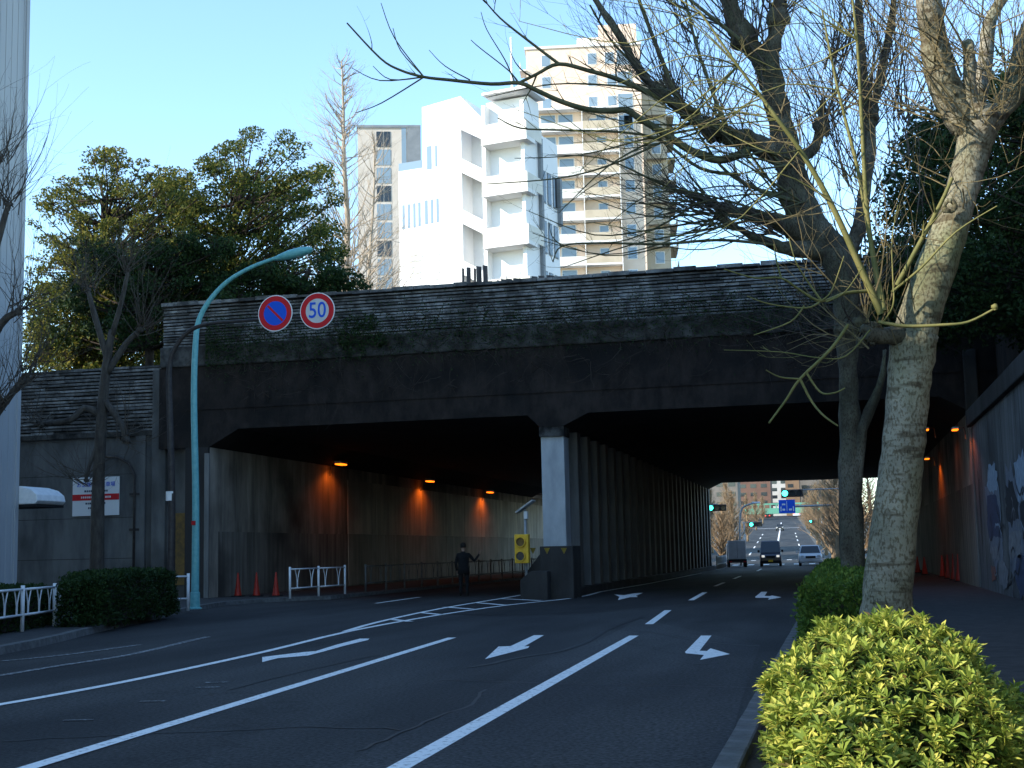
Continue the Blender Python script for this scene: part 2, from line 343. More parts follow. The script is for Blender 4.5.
# painted markings (children of the road)
def mark(pts, name, m='road_paint', z=.008):
    return MB().poly([(p[0], p[1], hillz(p[1])+z) for p in pts]).build(name, m, road)
def line(pts, w, name, m='road_paint', z=.008):
    pts = [Vector((p[0], p[1], 0)) for p in pts]; b = MB()
    for i, p in enumerate(pts):
        t = (pts[min(i+1, len(pts)-1)]-pts[max(i-1, 0)]).normalized(); nrm = Vector((t.y, -t.x, 0))*w/2
        for q in (p-nrm, p+nrm): b.v.append((q.x, q.y, hillz(q.y)+z))
    for i in range(len(pts)-1): b.f.append((2*i, 2*i+1, 2*i+3, 2*i+2))
    return b.build(name, m, road)
G = lambda *l: [gp(*a) for a in l]
for nm, k_ in (('asphalt_pale', 1.35), ('asphalt_fresh', .72)):
    m_ = MATS['asphalt'].copy(); m_.name = nm; MATS[nm] = m_
    r_ = [x for x in m_.node_tree.nodes if x.type == 'VALTORGB'][0]
    for e_ in r_.color_ramp.elements: e_.color = (e_.color[0]*k_, e_.color[1]*k_, e_.color[2]*k_, 1)
mark(G((300, 790), (395, 738), (470, 704), (488, 689), (545, 660), (600, 640), (640, 619), (760, 645), (742, 700), (716, 790)), 'repaved_area', 'asphalt_pale', .004)
mark(G((420, 614), (520, 616), (640, 608), (720, 600), (742, 585), (640, 590), (560, 600), (470, 609)), 'repaved_area', 'asphalt_fresh', .004)
line([Vector((-2.85, -2, 0)), Vector((-2.95, 4, 0))]+G((400, 768), (634, 636)), .17, 'lane_line')
line(G((649, 624.5), (668, 610.5)), .17, 'lane_dash'); line(G((691, 600.5), (705, 592.5)), .17, 'lane_dash'); line([(-4.9, 54.5), (-5.0, 60)], .15, 'lane_dash'); line([(-5.1, 67), (-5.2, 73)], .15, 'lane_dash'); line([(-5.2, 88), (-5.4, 96)], .15, 'lane_dash')
line([(-5.2, -2), (-5.5, 4)]+G((30, 768), (452, 638)), .16, 'lane_line')
line([(-8.7, 3)]+smoothpath(G((0, 705), (60, 694.5), (150, 677), (265, 652), (352, 631), (440, 615), (510, 605), (575, 598), (600, 592)), 3)+[(-8.35, 60), (-8.35, 84)], .15, 'edge_line')
line(smoothpath(G((345, 632), (380, 622), (440, 609), (500, 599), (523, 595)), 3), .15, 'edge_line', z=.0115)
for a, b_ in (((392, 620), (410, 622)), ((420, 613), (440, 615)), ((445, 607.5), (472, 609.5)), ((475, 603), (505, 605.5)), ((500, 599), (540, 601))): line(G(a, b_), .2, 'hatch_bar', z=.0145)
line(G((376, 603.5), (420, 597.3)), .15, 'lane_dash')
line(smoothpath(G((0, 676), (60, 666), (130, 655), (190, 641), (208, 637)), 3), .15, 'worn_line', 'worn_paint'); line(G((0, 661.5), (40, 658), (75, 654), (140, 645)), .13, 'worn_line', 'worn_paint')
for a in ((75, 721), (150, 702), (205, 688), (214, 683)): c = gp(*a); line([c-Vector((.12, 0, 0)), c+Vector((.16, .05, 0))], .07, 'paint_scrap', 'worn_paint')
# turn arrows surveyed corner by corner
mark(G((262.2, 657.5), (262.2, 662.6), (278, 658.6), (308, 656), (322, 652.4), (345, 646), (368, 640.4), (369.5, 639), (360, 639), (337, 645), (316, 651.5), (303, 652.6)), 'turn_arrow')
mark(G((485, 659.6), (498.5, 647), (510.5, 646.6), (534, 635.6), (544, 635.6), (524.5, 646.8), (529.5, 646.6), (528, 648.5)), 'straight_arrow')
mark(G((685, 652.5), (701, 636), (711.5, 636), (699.5, 651.3), (707, 651.5), (710.5, 648.8), (730, 654.6), (700, 660.4), (704, 655.5), (686, 653.8)), 'turn_arrow')
mark(G((755, 597.3), (761.5, 592), (767.3, 592), (764.5, 596.2), (770, 596.3), (772, 595.7), (781.5, 597.5), (768, 600), (769.3, 598.1), (756, 598)), 'turn_arrow')
mark(G((618, 600.3), (619.5, 597), (614, 594.6), (624, 595.4), (634, 593.5), (643, 593), (636, 596), (638, 597.3), (630, 597.4)), 'straight_arrow')
mat('tar', (.006, .006, .007), (.012, .012, .013), 8, .6)
def seam(pts, w=.05):
    q = smoothpath([gp(*p) for p in pts], 4); q = [p+Vector((random.gauss(0, .015), random.gauss(0, .04), 0)) for p in q]; line(q, w, 'tar_seam', 'tar', .0062)
seam([(356, 752), (395, 736), (425, 722), (470, 705), (486, 690)], .035); seam([(470, 668), (520, 658), (575, 647), (612, 628), (640, 618)], .10); seam([(612, 628), (660, 634), (705, 642), (760, 646)], .07); seam([(440, 680), (560, 684), (760, 688)], .03); seam([(0, 742), (120, 735), (300, 728), (400, 730)], .035); seam([(420, 612), (520, 616), (640, 609), (700, 604)], .06); seam([(230, 690), (300, 672), (380, 655)], .035)
# far street
for i in range(9): x = -14+i*1.35; mark([(x, 157), (x+.55, 157), (x+.35, 161.5), (x-.2, 161.5)], 'crossing_bar')
for i in range(9): x = -13+i*1.3; mark([(x, 118), (x+.5, 118), (x+.4, 122), (x-.1, 122)], 'crossing_bar')
line([(roadx(y)-5.2, y) for y in (168, 250, 330, 430)], .3, 'centre_line'); line([(roadx(y)-1.9, y) for y in (168, 200)], .2, 'lane_dash')
for y in (212, 236, 260, 284): line([(roadx(y)-1.9, y), (roadx(y+9)-1.9, y+9)], .2, 'lane_dash')
for y in (180, 205, 230, 255, 280): line([(roadx(y)-8.6, y), (roadx(y+9)-8.6, y+9)], .2, 'lane_dash')
line([(roadx(345)-14, 345), (roadx(345)-.6, 345)], 1.4, 'stop_line'); line([(-12.5, 164), (-1.5, 164)], .5, 'stop_line')

# terrain beside the cutting
struct(MB().box(-140, XL-.6, 47.2, 98, -.5, 6.6).build('hill_left', 'soil'))
hr = MB(); hr.prism([(XR+.35, 0, -.5), (60, 0, -.5), (60, 0, 11), (14, 0, 9.5), (XR+3.2, 0, 5.2), (XR+.45, 0, 4.9)], (0, 1, 0)); hr.v = [(x, (-8 if y < .5 else 44.2), z) for x, y, z in hr.v]; struct(hr.build('hill_right', 'soil'))
struct(MB().box(XR+.6, 60, 46.4, 98, -.5, 9.8).build('hill_beyond', 'soil'))

# ------------------------------------------------------------------ the road overpass
ov = thing('road_overpass', 'dark stone-faced road overpass with two tunnel openings spanning the street', 'overpass', (0, 0, 0))
def slab_with_openings():
    b = MB(); hc = 1.15; hz = .62
    # soffit profile with haunches, swept from the portal to the exit
    pr = [(XL-.6, 9.0), (XL-.6, CEIL-hz), (XL, CEIL-hz), (XL+hc, CEIL), (XM0-.42, CEIL), (XM0, CEIL-.42), (XM1, CEIL-.42), (XM1+.9, CEIL), (XR-.9, CEIL), (XR, CEIL-.5), (XR+.6, CEIL-.5), (XR+.6, 9.0)]
    b.prism([(x, FACE, z) for x, z in pr], (0, EXIT-FACE, 0)); return b
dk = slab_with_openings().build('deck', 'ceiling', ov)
fz = MB(); hc = 1.15; hz = .62
pr = [(-24.0, 8.5), (-24.0, CEIL-hz), (XL, CEIL-hz), (XL+hc, CEIL), (XM0-.42, CEIL), (XM0, CEIL-.42), (XM1, CEIL-.42), (XM1+.9, CEIL), (XR-.9, CEIL), (XR, CEIL-.5), (XR+.9, CEIL-.5), (XR+.9, 8.5)]
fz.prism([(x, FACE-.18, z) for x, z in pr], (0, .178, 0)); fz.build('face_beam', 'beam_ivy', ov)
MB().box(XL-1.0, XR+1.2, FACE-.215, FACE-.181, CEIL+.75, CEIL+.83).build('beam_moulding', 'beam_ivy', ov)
MB().box(-23.95, XR+5, FACE-.26, FACE+.3, 8.5, 9.26).build('ledge', 'ledge', ov, bevel=.05)
MB().box(-23.9, XR+6, FACE-.02, FACE+.6, 9.262, TOP-.05).build('parapet_core', 'mortar', ov)
MB().box(-23.9, XR+6, EXIT-.6, EXIT, 9.002, 9.5).build('far_parapet', 'concrete_dark', ov)
def slabs(x0, x1, y, z0, z1, rowh=.108, depth=.09, topjit=True):
    b = MB(); z = z0; r = 0
    while z < z1-.05:
        x = x0-random.uniform(0, .4); h = rowh*random.uniform(.85, 1.15)
        while x < x1:
            w = random.uniform(.5, 2.2); a = max(x, x0); e = min(x+w-.018, x1)
            if e-a > .05:
                d = depth*random.uniform(.45, 1.15); j = random.uniform(-.008, .008); zz = z+h*random.uniform(.5, .72)
                b.box(a, e, y-d, y+.05, z+j, zz+j)
            x += w
        z += h
    return b
stuff(slabs(-23.9, XR+5.5, FACE-.02, 9.27, TOP-.1).build('stone_courses', 'slab_stone', ov))
cp = MB(); x = -23.95
while x < XR+5.5:
    w = random.uniform(.5, .95); cp.box(x, x+w-.02, FACE-.2, FACE+.62, TOP-.1+random.uniform(-.01, .01), TOP+random.uniform(-.02, .05)); x += w
stuff(cp.build('coping_stones', 'slab_stone', ov))
MB().box(XL-.6, XM0, EXIT+.01, EXIT+9, CEIL-.3, 8.6).build('deck_extension', 'ceiling', ov)
# abutments and tunnel walls
lw = MB().box(XL-.6, XL, FACE-.1, EXIT+35, -.1, CEIL-hz-.002).build('tunnel_wall', 'tunnel_wall', ov); lw['label'] = 'long streaked left tunnel wall'
MB().box(XL, XL+.02, FACE+.6, EXIT+30, .1, 2.5).build('dado', 'tunnel_dado', lw)
mat('lit_panel_upper', (.30, .26, .22), (.55, .48, .40), 1.2, .7, .15, 14, (1.6, 1.6, .2), c3=(.24, .20, .165)); mat('lit_panel_lower', (.17, .15, .13), (.36, .31, .26), 1.4, .7, .15, 14, (2.4, 2.4, .15), c3=(.13, .115, .10))  # paler panel colours carry the light that falls on the deeper wall
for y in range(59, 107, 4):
    MB().box(XL+.004, XL+.035, y, y+3.96, 2.53, 5.0).build('wall_panel', 'lit_panel_upper', lw); MB().box(XL+.022, XL+.045, y, y+3.96, .2, 2.515).build('wall_panel', 'lit_panel_lower', lw)
MB().box(XL-.9, XL-.005, FACE-.24, FACE-.102, -.1, CEIL-hz-.002).build('jamb', 'concrete_dark', ov); MB().box(XL-.12, XL+.06, FACE-.3, FACE-.242, .14, 5.3).build('jamb_strip', 'fin_paint', ov)
rw = MB().box(XR, XR+.6, FACE+.02, EXIT+10, -.1, CEIL-.502).build('tunnel_wall', 'tunnel_wall', ov)
MB().box(XR-.02, XR, FACE+.1, EXIT+8, .1, 3.35).build('dado', 'tunnel_dado', rw)
# median row of columns
MB().box(XM0-.25, XM1+.25, FACE-.6, EXIT, -.1, .26).build('median_plinth', 'concrete_dark', ov, bevel=.03)
pm = MB().box(XM0, XM1, FACE-.05, FACE+.8, .262, CEIL-.75).build('pillar', 'pillar_paint', ov, bevel=.03); MB().box(XM0-.03, XM1+.03, FACE-.16, FACE+.83, CEIL-.748, CEIL-.422).build('pillar_head', 'ledge', pm)
cm = MB().box(-.4, .4, 0, .62, .262, CEIL-.423).mesh('column', 'fin_paint')
for i in range(1, 27): inst(cm, 'column', ov, ((XM0+XM1)/2, FACE+.4+i*2.0, 0))

# left wing wall: concrete below, stone slabs above
wg = thing('wing_wall', 'stained concrete wing wall with stone slab facing left of the tunnel', 'wall', (0, 0, 0)); WY = FACE+.35
MB().box(-60, XL-.903, WY, WY+.9, -.1, 6.1).build('concrete_face', 'concrete', wg)
MB().box(-60, -24.0, WY-.14, WY+.95, 6.102, 6.28).build('string_course', 'ledge', wg)
MB().box(-60, -23.98, WY+.06, WY+.9, 6.281, 8.7).build('slab_core', 'mortar', wg); stuff(slabs(-60 if False else -34, -24.0, WY+.06, 6.3, 8.72, .13).build('stone_courses', 'slab_stone', wg))
MB().box(-25.15, -24.75, WY-.13, WY-.001, -.1, 6.1).build('pilaster', 'concrete', wg, bevel=.02); MB().box(-24.45, -23.9, WY-.2, WY-.002, -.1, 8.498).build('pilaster', 'concrete', wg, bevel=.02)
for z in (1.6, 3.1, 4.7): MB().box(-34, -25.2, WY-.004, WY-.001, z, z+.02).build('formwork_joint', 'concrete_dark', wg)
MB().box(-23.65, -23.05, WY-.05, WY-.002, .6, 3.2).build('patched_render', 'ochre', wg)
pp = MB(); c = at(135, 470, WY-.12); pp.tube([(c.x-1.2, c.y, c.z+.55), (c.x-.7, c.y, c.z+.5), (c.x-.25, c.y, c.z+.25), (c.x, c.y, c.z-.2), (c.x, c.y, .14)], .055, 8); dp = pp.build('drain_pipe', 'dark_metal', wg, smooth=True)
for z in (1.2, 2.6, 3.9): MB().box(c.x-.2, c.x+.2, c.y-.03, c.y+.115, z, z+.09).build('bracket', 'dark_metal', dp)
# notice board
a = at(73, 478, WY-.05); b_ = at(119, 515, WY-.05)
nb = thing('notice_board', 'white parking notice board with red band on the concrete wing wall', 'sign', (0, 0, 0))
MB().box(a.x, b_.x, WY-.06, WY-.02, b_.z, a.z).build('board', 'sign_white', nb, bevel=.006)
cx = (a.x+b_.x)/2; hh = a.z-b_.z; MB().box(a.x, b_.x, WY-.066, WY-.0605, a.z-hh*.60, a.z-hh*.44).build('red_band', 'sign_red', nb)
text_mesh('お客様専用駐車場', .2, 'lettering', 'sign_blue', nb, Matrix.Translation((cx, WY-.064, a.z-hh*.2)) @ UP, .002)
for z, w, m_ in ((.36, .62, 'graf_deep'), (.52, .8, 'sign_white'), (.68, .55, 'graf_deep'), (.8, .4, 'graf_deep')):
    t = MB(); x = cx-w*.75
    while x < cx+w*.75:
        ww = random.uniform(.03, .07); t.box(x, x+ww, WY-.072, WY-.0665 if z == .52 else WY-.0605, a.z-hh*z-.035, a.z-hh*z+.035); x += ww+.03
    t.build('small_print', m_, nb)

# right retaining wall with graffiti
rt = thing('retaining_wall', 'grey board-marked retaining wall with graffiti beside the right pavement', 'wall', (0, 0, 0))
y = -8.
while y < FACE-.05:
    e = min(y+2.95, FACE-.05); MB().box(XR+random.uniform(0, .012), XR+.4, y, e, -.1, 5.12).build('wall_panel', 'wall_board', rt); y += 3.0 if e < FACE-.06 else 9
MB().box(XR+.015, XR+.39, -8, FACE-.06, -.1, 5.1).build('joint_backing', 'concrete_dark', rt)
MB().box(XR-.14, XR+.45, -8, FACE-.3, 5.125, 5.62).build('coping', 'concrete_dark', rt, bevel=.04)
MB().box(XR-.10, XR+.3, FACE-.29, FACE+.0, 5.125, 7.6).build('end_pier', 'concrete_dark', rt, bevel=.04)
MB().box(XR-.04, XR-.002, FACE-.5, FACE-.06, .12, 5.1).build('corner_strip', 'fin_paint', rt)
MB().box(XR+.9, XR+1.3, -8, FACE-.3, 4.5, 8.9).build('upper_wall', 'beam_ivy', rt)
def blob(px0, py0, px1, py1, m_, name='graffiti_patch', k=22, jit=.34, off=.014):
    a = atx(px0, py0, XR); b = atx(px1, py1, XR); cy, cz = (a.y+b.y)/2, (a.z+b.z)/2; ry, rz = abs(a.y-b.y)/2, abs(a.z-b.z)/2; pts = []
    for i in range(k):
        t = 2*math.pi*i/k; c, s_ = math.cos(t), math.sin(t); q = (abs(c)**4+abs(s_)**4)**-.25*random.uniform(1-jit, 1+jit*.3); pts.append((XR-off, cy+c*q*ry, cz+s_*q*rz))
    MB().prism(pts, (.004, 0, 0)).build(name, MATS[m_], rt)
blob(984, 470, 1006, 575, 'graf_grey', off=.008); blob(1004, 462, 1030, 600, 'graf_grey', off=.008)
blob(986, 466, 999, 492, 'graf_blue'); blob(1014, 455, 1030, 500, 'graf_blue'); blob(1004, 482, 1020, 528, 'graf_black'); blob(985, 492, 1003, 540, 'graf_deep', off=.011); blob(1008, 530, 1024, 560, 'graf_pale'); blob(1014, 556, 1034, 604, 'graf_deep'); blob(998, 560, 1010, 592, 'graf_pale'); blob(991, 565, 997, 583, 'graf_red'); blob(978, 474, 984, 560, 'graf_black', off=.012); blob(1020, 500, 1032, 540, 'graf_black', off=.018); blob(990, 545, 1001, 562, 'graf_pale', off=.016)
for i in range(16):
    p = atx(random.uniform(988, 1024), random.uniform(480, 590), XR-.02); pts = [p]; d = random.uniform(0, 6.28)
    for j in range(7): d += random.uniform(-1.1, 1.1); p = p+Vector((0, math.cos(d)*.28, math.sin(d)*.2)); pts.append(p)
    st = MB(); q = smoothpath(pts, 3)
    for j, c in enumerate(q):
        t = (q[min(j+1, len(q)-1)]-q[max(j-1, 0)]).normalized(); nn = Vector((0, -t.z, t.y))*.03; off = Vector((-.0006*i-.001*(j % 2)*.1, 0, 0)); st.v += [tuple(c-nn+off), tuple(c+nn+off)]
        if j: st.f.append((2*j-2, 2*j, 2*j+1, 2*j-1))
    st.build('spray_stroke', random.choice(['graf_black', 'graf_pale', 'graf_black', 'graf_blue']), rt)

# ------------------------------------------------------------------ buildings beside and behind the camera (left street front; those behind are unseen, added to cast its shade)
def block(name, label, x0, x1, y0, y1, z1, m_, wins=True, ribs=False, group=None):
    t = thing(name, label, 'building', ((x0+x1)/2, (y0+y1)/2, 0)); hx, hy = (x1-x0)/2, (y1-y0)/2
    w = MB().box(-hx, hx, -hy, hy, -.1, z1).build('wall', m_, t)
    MB().box(-hx-.1, hx+.1, -hy-.1, hy+.1, z1+.002, z1+.5).build('roof_edge', 'slate', t)
    if ribs:
        r = MB(); y = -hy+.1
        while y < hy-.05: r.box(hx, hx+.012, y, y+.16, 0, z1); y += .3
        stuff(r.build('cladding_ribs', m_, t))
        MB().box(hx-.25, hx+.045, hy-.12, hy+.04, 0, z1).build('corner_trim', m_, t)
    if wins:
        wm = MB().box(0, .05, -.75, .75, -.8, .8).mesh('window', 'glass_sky')
        for z in np.arange(2.4, z1-1.5, 3.3):
            for y in np.arange(-hy+2, hy-1.5, 3.2): inst(wm, 'window', t, (hx+.002, y, z))
    return t
block('clad_building', 'tall pale grey ribbed building at the far left edge of the street', -47, -23.6, 5.5, 35.5, 31, 'cladding', False, True)
block('shade_building', 'plain beige building added unseen behind the viewpoint to shade the street', -40, -23.6, -6.4, 5.4, 19.6, 'balcony')  # unseen block, placed and sized to cast shade on street and trunk
block('low_shade_building', 'lower beige building added unseen farther back to shape the street shade', -40, -23.6, -40, -6.5, 14.95, 'grey_tile')  # unseen block, height set so its shade stops below the azalea
cn = thing('rounded_canopy', 'white rounded canopy reaching out past the ribbed building corner', 'canopy', (0, 0, 0))
c0 = at(18, 496, 37.5); c1 = at(66, 496, 37.06); q = [(-1.6, -.28), (-.1, -.28), (0, -.18), (-.05, .0), (-.25, .16), (-.6, .26), (-1.6, .30)]
MB().prism([(c1.x+u, 35.56, c1.z+v) for u, v in q], (0, 1.5, 0)).build('hood', 'white_metal', cn, bevel=.03); MB().box(c1.x-1.6, c1.x-.06, 35.58, 37.04, c1.z-.36, c1.z-.283).build('lip', 'black', cn)

# ------------------------------------------------------------------ buildings beyond the overpass
def B2(px, y): p = at(px, 300, y); return p.x
# white stepped building: local frame u along left face (to the left/back), v along right face
def oriented(name, label, corner, ang):   # local +x runs right along the right-hand face, local +y runs back along the left-hand face
    return thing(name, label, 'building', corner, ang)
YW = 101.; cw = at(528, 300, YW)
wb = oriented('white_building', 'white stepped apartment block with outside stair and balconies above the overpass', (cw.x, YW, 0), R(90+13.4-25))
# local axes: the right-hand face runs along +x (outward -y), the left-hand face runs along +y (outward -x)
RW = 6.2
yl = lambda px: (528-px)*.0848
zl = lambda py, px=500: at(px, py, YW+.2*yl(px)).z
def wbpart(name, m_, *b, parent=wb, **k): return MB().box(*b).build(name, m_, parent, **k)
y_t, y_r, y_m, y_s = yl(484), yl(462), yl(420), yl(393)
wbpart('stair_tower', 'white_render', .9, 3.0, .0, y_t, 0, zl(97, 500)); wbpart('tower_fin', 'white_render', 0, .9, y_t-.3, y_t, 0, zl(105, 486)); wbpart('tower_fin', 'white_render', 0, .899, 0, .3, 0, zl(99, 526))
wbpart('stair_back', 'white_trim', 1.9, 3.0, y_t+.001, y_r, 0, zl(110, 470))
mb_ = wbpart('main_block', 'white_render', 0, RW, y_r, y_m, 0, zl(107.5, 420))
MB().prism([(.0, y_r, zl(107.5, 420)+.002), (.0, y_m, zl(107.5, 420)+.002), (.0, yl(462.5), zl(96, 462))], (RW, 0, 0)).build('sloped_roof', 'white_render', wb)
MB().prism([(.0, y_r-.002, zl(96.5, 462)), (0, y_r-.002, zl(128, 470)), (.0, y_t+.002, zl(139, 484)), (0, y_t+.002, zl(117, 484))], (.22, 0, 0)).build('sloped_parapet', 'white_render', wb)
wbpart('rear_step', 'white_render', .02, RW, y_m+.001, y_s, 0, zl(171, 400)); wbpart('glass_rail', 'glass_sky', .05, .09, y_m+.1, y_s, zl(171, 400), zl(163, 400))
wbpart('right_block', 'white_render', 3.0, RW+.5, .02, y_t+2, 0, zl(121, 540))
zs = [zl(p, 500) for p in (141, 192.6, 244.2, 295.8)]      # storey lines: balcony floors in the photo lie about 51.6 px apart
for i, z in enumerate(zs):
    if True:
        MB().prism([(.0, y_r-.002, z-.95), (0, y_r-.002, z-2.1), (.0, y_t+.002, z-3.2), (.0, y_t+.002, z-2.05)], (.22, 0, 0)).build('stair_parapet', 'white_render', wb)
        MB().prism([(.23, y_r-.003, z-1.9), (.23, y_r-.003, z-2.1), (.23, y_t+.003, z-3.2), (.23, y_t+.003, z-3.0)], (1.6, 0, 0)).build('stair_flight', 'white_trim', wb)
    bt = wbpart('balcony', 'white_trim', -.8, .89, -.55, y_t-.32, z-.42, z-.1)
    wbpart('balcony_wall', 'balcony', -.8, -.68, -.55, y_t-.32, z-.098, z+1.15, parent=bt); wbpart('balcony_wall', 'balcony', -.679, 2.2, -.55, -.43, z-.098, z+1.15, parent=bt)
    wbpart('air_conditioner', 'grey_metal', -.45, -.1, 1.9, 2.6, z-.095, z+.55, parent=bt); wbpart('hand_rail', 'grey_metal', -.78, -.72, -.5, y_t-.34, z+1.17, z+1.22, parent=bt)
    wbpart('door', 'grey_metal', .86, .897, 1.0, 1.8, z-.09, z+1.95); wbpart('vent_hood', 'grey_metal', .7, .898, 2.2, 2.7, z+1.3, z+1.7)
    for u, w in ((3.25, .75), (4.35, .75), (5.5, .8)):
        if z+2.5 < zl(121, 540): fr = wbpart('window', 'slate', u, u+w, -.04, .018, z-.3, z+2.4); wbpart('pane', 'glass_dark', u+.07, u+w-.07, -.055, -.041, z-.2, z+2.3, parent=fr)
def lwin(px0, px1, py0, py1, m_='glass_sky', off=0):
    fr = wbpart('window', 'white_trim', -.04+off, -.002+off, yl(px1), yl(px0), zl(py1, px0), zl(py0, px0)); wbpart('pane', m_, -.06+off, -.041+off, yl(px1)+.08, yl(px0)-.08, zl(py1, px0)+.08, zl(py0, px0)-.08, parent=fr); return fr
lwin(424, 431, 146, 171); lwin(433, 437, 145, 168)
for x0, x1, t in ((396, 400.5, 205), (402, 406.5, 204), (408, 412.5, 203), (413.5, 418, 202)): lwin(x0, x1, t, t+26, off=.02)
for x0, x1, t in ((421, 426, 200), (427.5, 432, 199), (433.5, 438, 198)): lwin(x0, x1, t, t+26)
for x0, x1, o_ in ((403, 418, .02), (424, 439, 0)):
    g_ = lwin(x0, x1, 254 if o_ else 251, 284, 'balcony', o_)
    for j in range(5): z = zl(281-j*6, x0); wbpart('louvre', 'grey_metal', -.09+o_, -.061+o_, yl(x1)+.15, yl(x0)-.15, z, z+.12, parent=g_)
wbpart('corner_fin', 'slate', 2.55, 2.95, -.3, -.02, 0, zl(128, 535)); wbpart('roof_slab', 'white_trim', -.5, 3.05, -.6, y_t-.31, zl(95, 500)+.01, zl(95, 500)+.22)
wbpart('screen_panel', 'slate', RW+.2, RW+.6, -.3, .0, zl(205, 556), zl(155, 556))
MB().tube([(1.4, 1.6, zl(97)), (1.4, 1.6, zl(32, 503))], .09, 6).build('antenna', 'white_metal', wb)
MB().lathe([(.1, 0), (.5, .1), (.55, .5), (.35, .9), (.05, 1.0)], (1.2, .5, zl(95)+.24), 14).build('roof_tank', 'white_metal', wb, smooth=True)

# beige tower
YT = 177.; ct = at(645, 200, YT); tw = thing('beige_tower', 'tall beige apartment tower with white balconies behind the bare trees', 'building', (ct.x, YT, 0), R(13.4-4))
zT = lambda py, px=590: at(px, py, YT).z
S = 22.9/FPX*182; W1 = 15.6; D1 = 11.
ztop = zT(50)
MB().box(-W1, 0, 0, D1, 0, ztop).build('wall', 'beige_tile', tw); MB().box(-W1-.2, .2, -.2, D1, ztop+.003, ztop+.35).build('roof_edge', 'white_trim', tw)
MB().box(-5.6, -.4, .3, D1-1, ztop+.36, zT(28)).build('penthouse', 'beige_tile', tw); MB().box(-8.6, -5.65, 1, D1-2, ztop+.36, zT(38)).build('penthouse', 'balcony', tw)
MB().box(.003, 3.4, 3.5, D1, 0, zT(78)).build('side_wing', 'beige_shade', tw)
zb = zT(113)    # top of the balcony stack
wn_ = MB().box(-.55, .55, -.05, .04, -.75, .75).mesh('window_pane', 'glass_sky'); wf = MB().box(-.65, .65, -.03, .03, -.85, .85).mesh('window', 'white_trim')
wd = MB().box(-.95, .95, -.05, .04, -1.0, 1.0).mesh('window_pane', 'glass_sky'); wdf = MB().box(-1.05, 1.05, -.03, .03, -1.1, 1.1).mesh('window', 'white_trim')
def win(x, z, y=0, f=wf, p=wn_): o = inst(f, 'window', tw, (x, y-.02, z)); inst(p, 'pane', o, (0, -.012, 0))
for k in range(4):
    z = ztop-1.7-k*S
    for x in (-12.9, -6.6, -4.0 if k else -4.2, -2.2): win(x, z, 0, wf if x != -2.2 else wdf, wn_ if x != -2.2 else wd)
    b_ = MB().box(-W1-.9, -W1-.003, -.4, 2.4, z-1.4, z-1.2).build('balcony', 'white_trim', tw); MB().box(-W1-.9, -W1-.8, -.4, 2.4, z-1.195, z-.2).build('balcony_wall', 'balcony', b_)
k = 0; z = zb
while z > 6:
    b_ = MB().box(-W1+.6, -3.2, -1.5, -.003, z-.2, z+.05).build('balcony', 'white_trim', tw)
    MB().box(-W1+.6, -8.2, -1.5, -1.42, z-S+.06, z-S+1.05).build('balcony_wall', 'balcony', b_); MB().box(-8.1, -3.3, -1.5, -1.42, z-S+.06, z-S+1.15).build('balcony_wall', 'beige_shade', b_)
    MB().box(-8.2, -8.1, -1.5, -.004, z-S+.06, z-.205).build('divider', 'white_trim', b_); MB().box(-3.3, -3.2, -1.55, -.004, z-S+.06, z-.205).build('divider', 'white_trim', b_)
    for x, q in ((-12.8, 1), (-10.4, 1), (-5.6, 0)): win(x, z-S*.5, 0, wdf if q else wf, wd if q else wn_)
    win(-1.9, z-S*.5)
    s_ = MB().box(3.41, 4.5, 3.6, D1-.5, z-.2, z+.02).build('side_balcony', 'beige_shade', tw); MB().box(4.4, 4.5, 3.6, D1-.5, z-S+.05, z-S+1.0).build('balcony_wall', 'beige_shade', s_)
    MB().box(.6, 3.2, 2.5, 3.49, z-.2, z+.02).build('side_balcony', 'beige_shade', tw); win(1.9, z-S*.5, 3.5)
    z -= S; k += 1

# grey office block
YG = 135.; cg = at(421, 200, YG); gb = thing('grey_office', 'grey-brown office block with glass strip behind the white building', 'building', (cg.x, YG, 0), R(13.4+4))
zG = lambda py: at(390, py, YG).z
MB().box(-6.7, 0, 0, 12, 0, zG(131)).build('wall', 'grey_tile', gb); MB().box(-1.4, .05, -.1, -.004, zG(168), zG(129)).build('corner_window', 'slate', gb)
MB().box(-2.0, -1.5, -.06, -.004, 8, zG(131)).build('glass_strip', 'glass_sky', gb)
for i in range(14):
    z = zG(131)-.4-i*2.0; 
    for x in (-4.7, -3.9): MB().box(x, x+.7, -.05, -.004, z-1.7, z).build('window', 'glass_sky' if i % 3 else 'glass_dark', gb)
    if z < 14: break
MB().box(-6.8, .06, -.12, 12, zG(131)+.003, zG(131)+.3).build('roof_edge', 'slate', gb)

# palings on top of the overpass
fp = thing('paling_fence', 'dark uneven wooden palings standing on top of the overpass parapet', 'fence', (0, 0, 0))
for px0, px1, top in ((461, 463, 268), (466, 470, 267), (473, 475, 268), (477, 482, 266), (483.5, 488, 265), (428, 431, 289), (434, 438, 288), (496, 498, 280), (500, 505, 279), (506, 512, 278.5), (513, 519, 278), (520, 522, 278), (532, 538, 276), (539, 545, 275.5), (546, 554, 275), (399, 402, 291), (405, 408, 290)):
    a = at(px0, top, 47.5); b = at(px1, top, 47.5); lean = random.uniform(-.04, .04)
    MB().prism([(a.x, 47.5, 8.9), (b.x, 47.5, 8.9), (b.x+lean, 47.5, b.z-.02), (a.x+lean, 47.5, a.z)], (0, .05, 0)).build('paling', 'old_wood', fp)
MB().box(at(396, 285, 47.6).x, at(556, 275, 47.6).x, 47.56, 47.62, 10.55, 10.65).build('fence_rail', 'old_wood', fp)

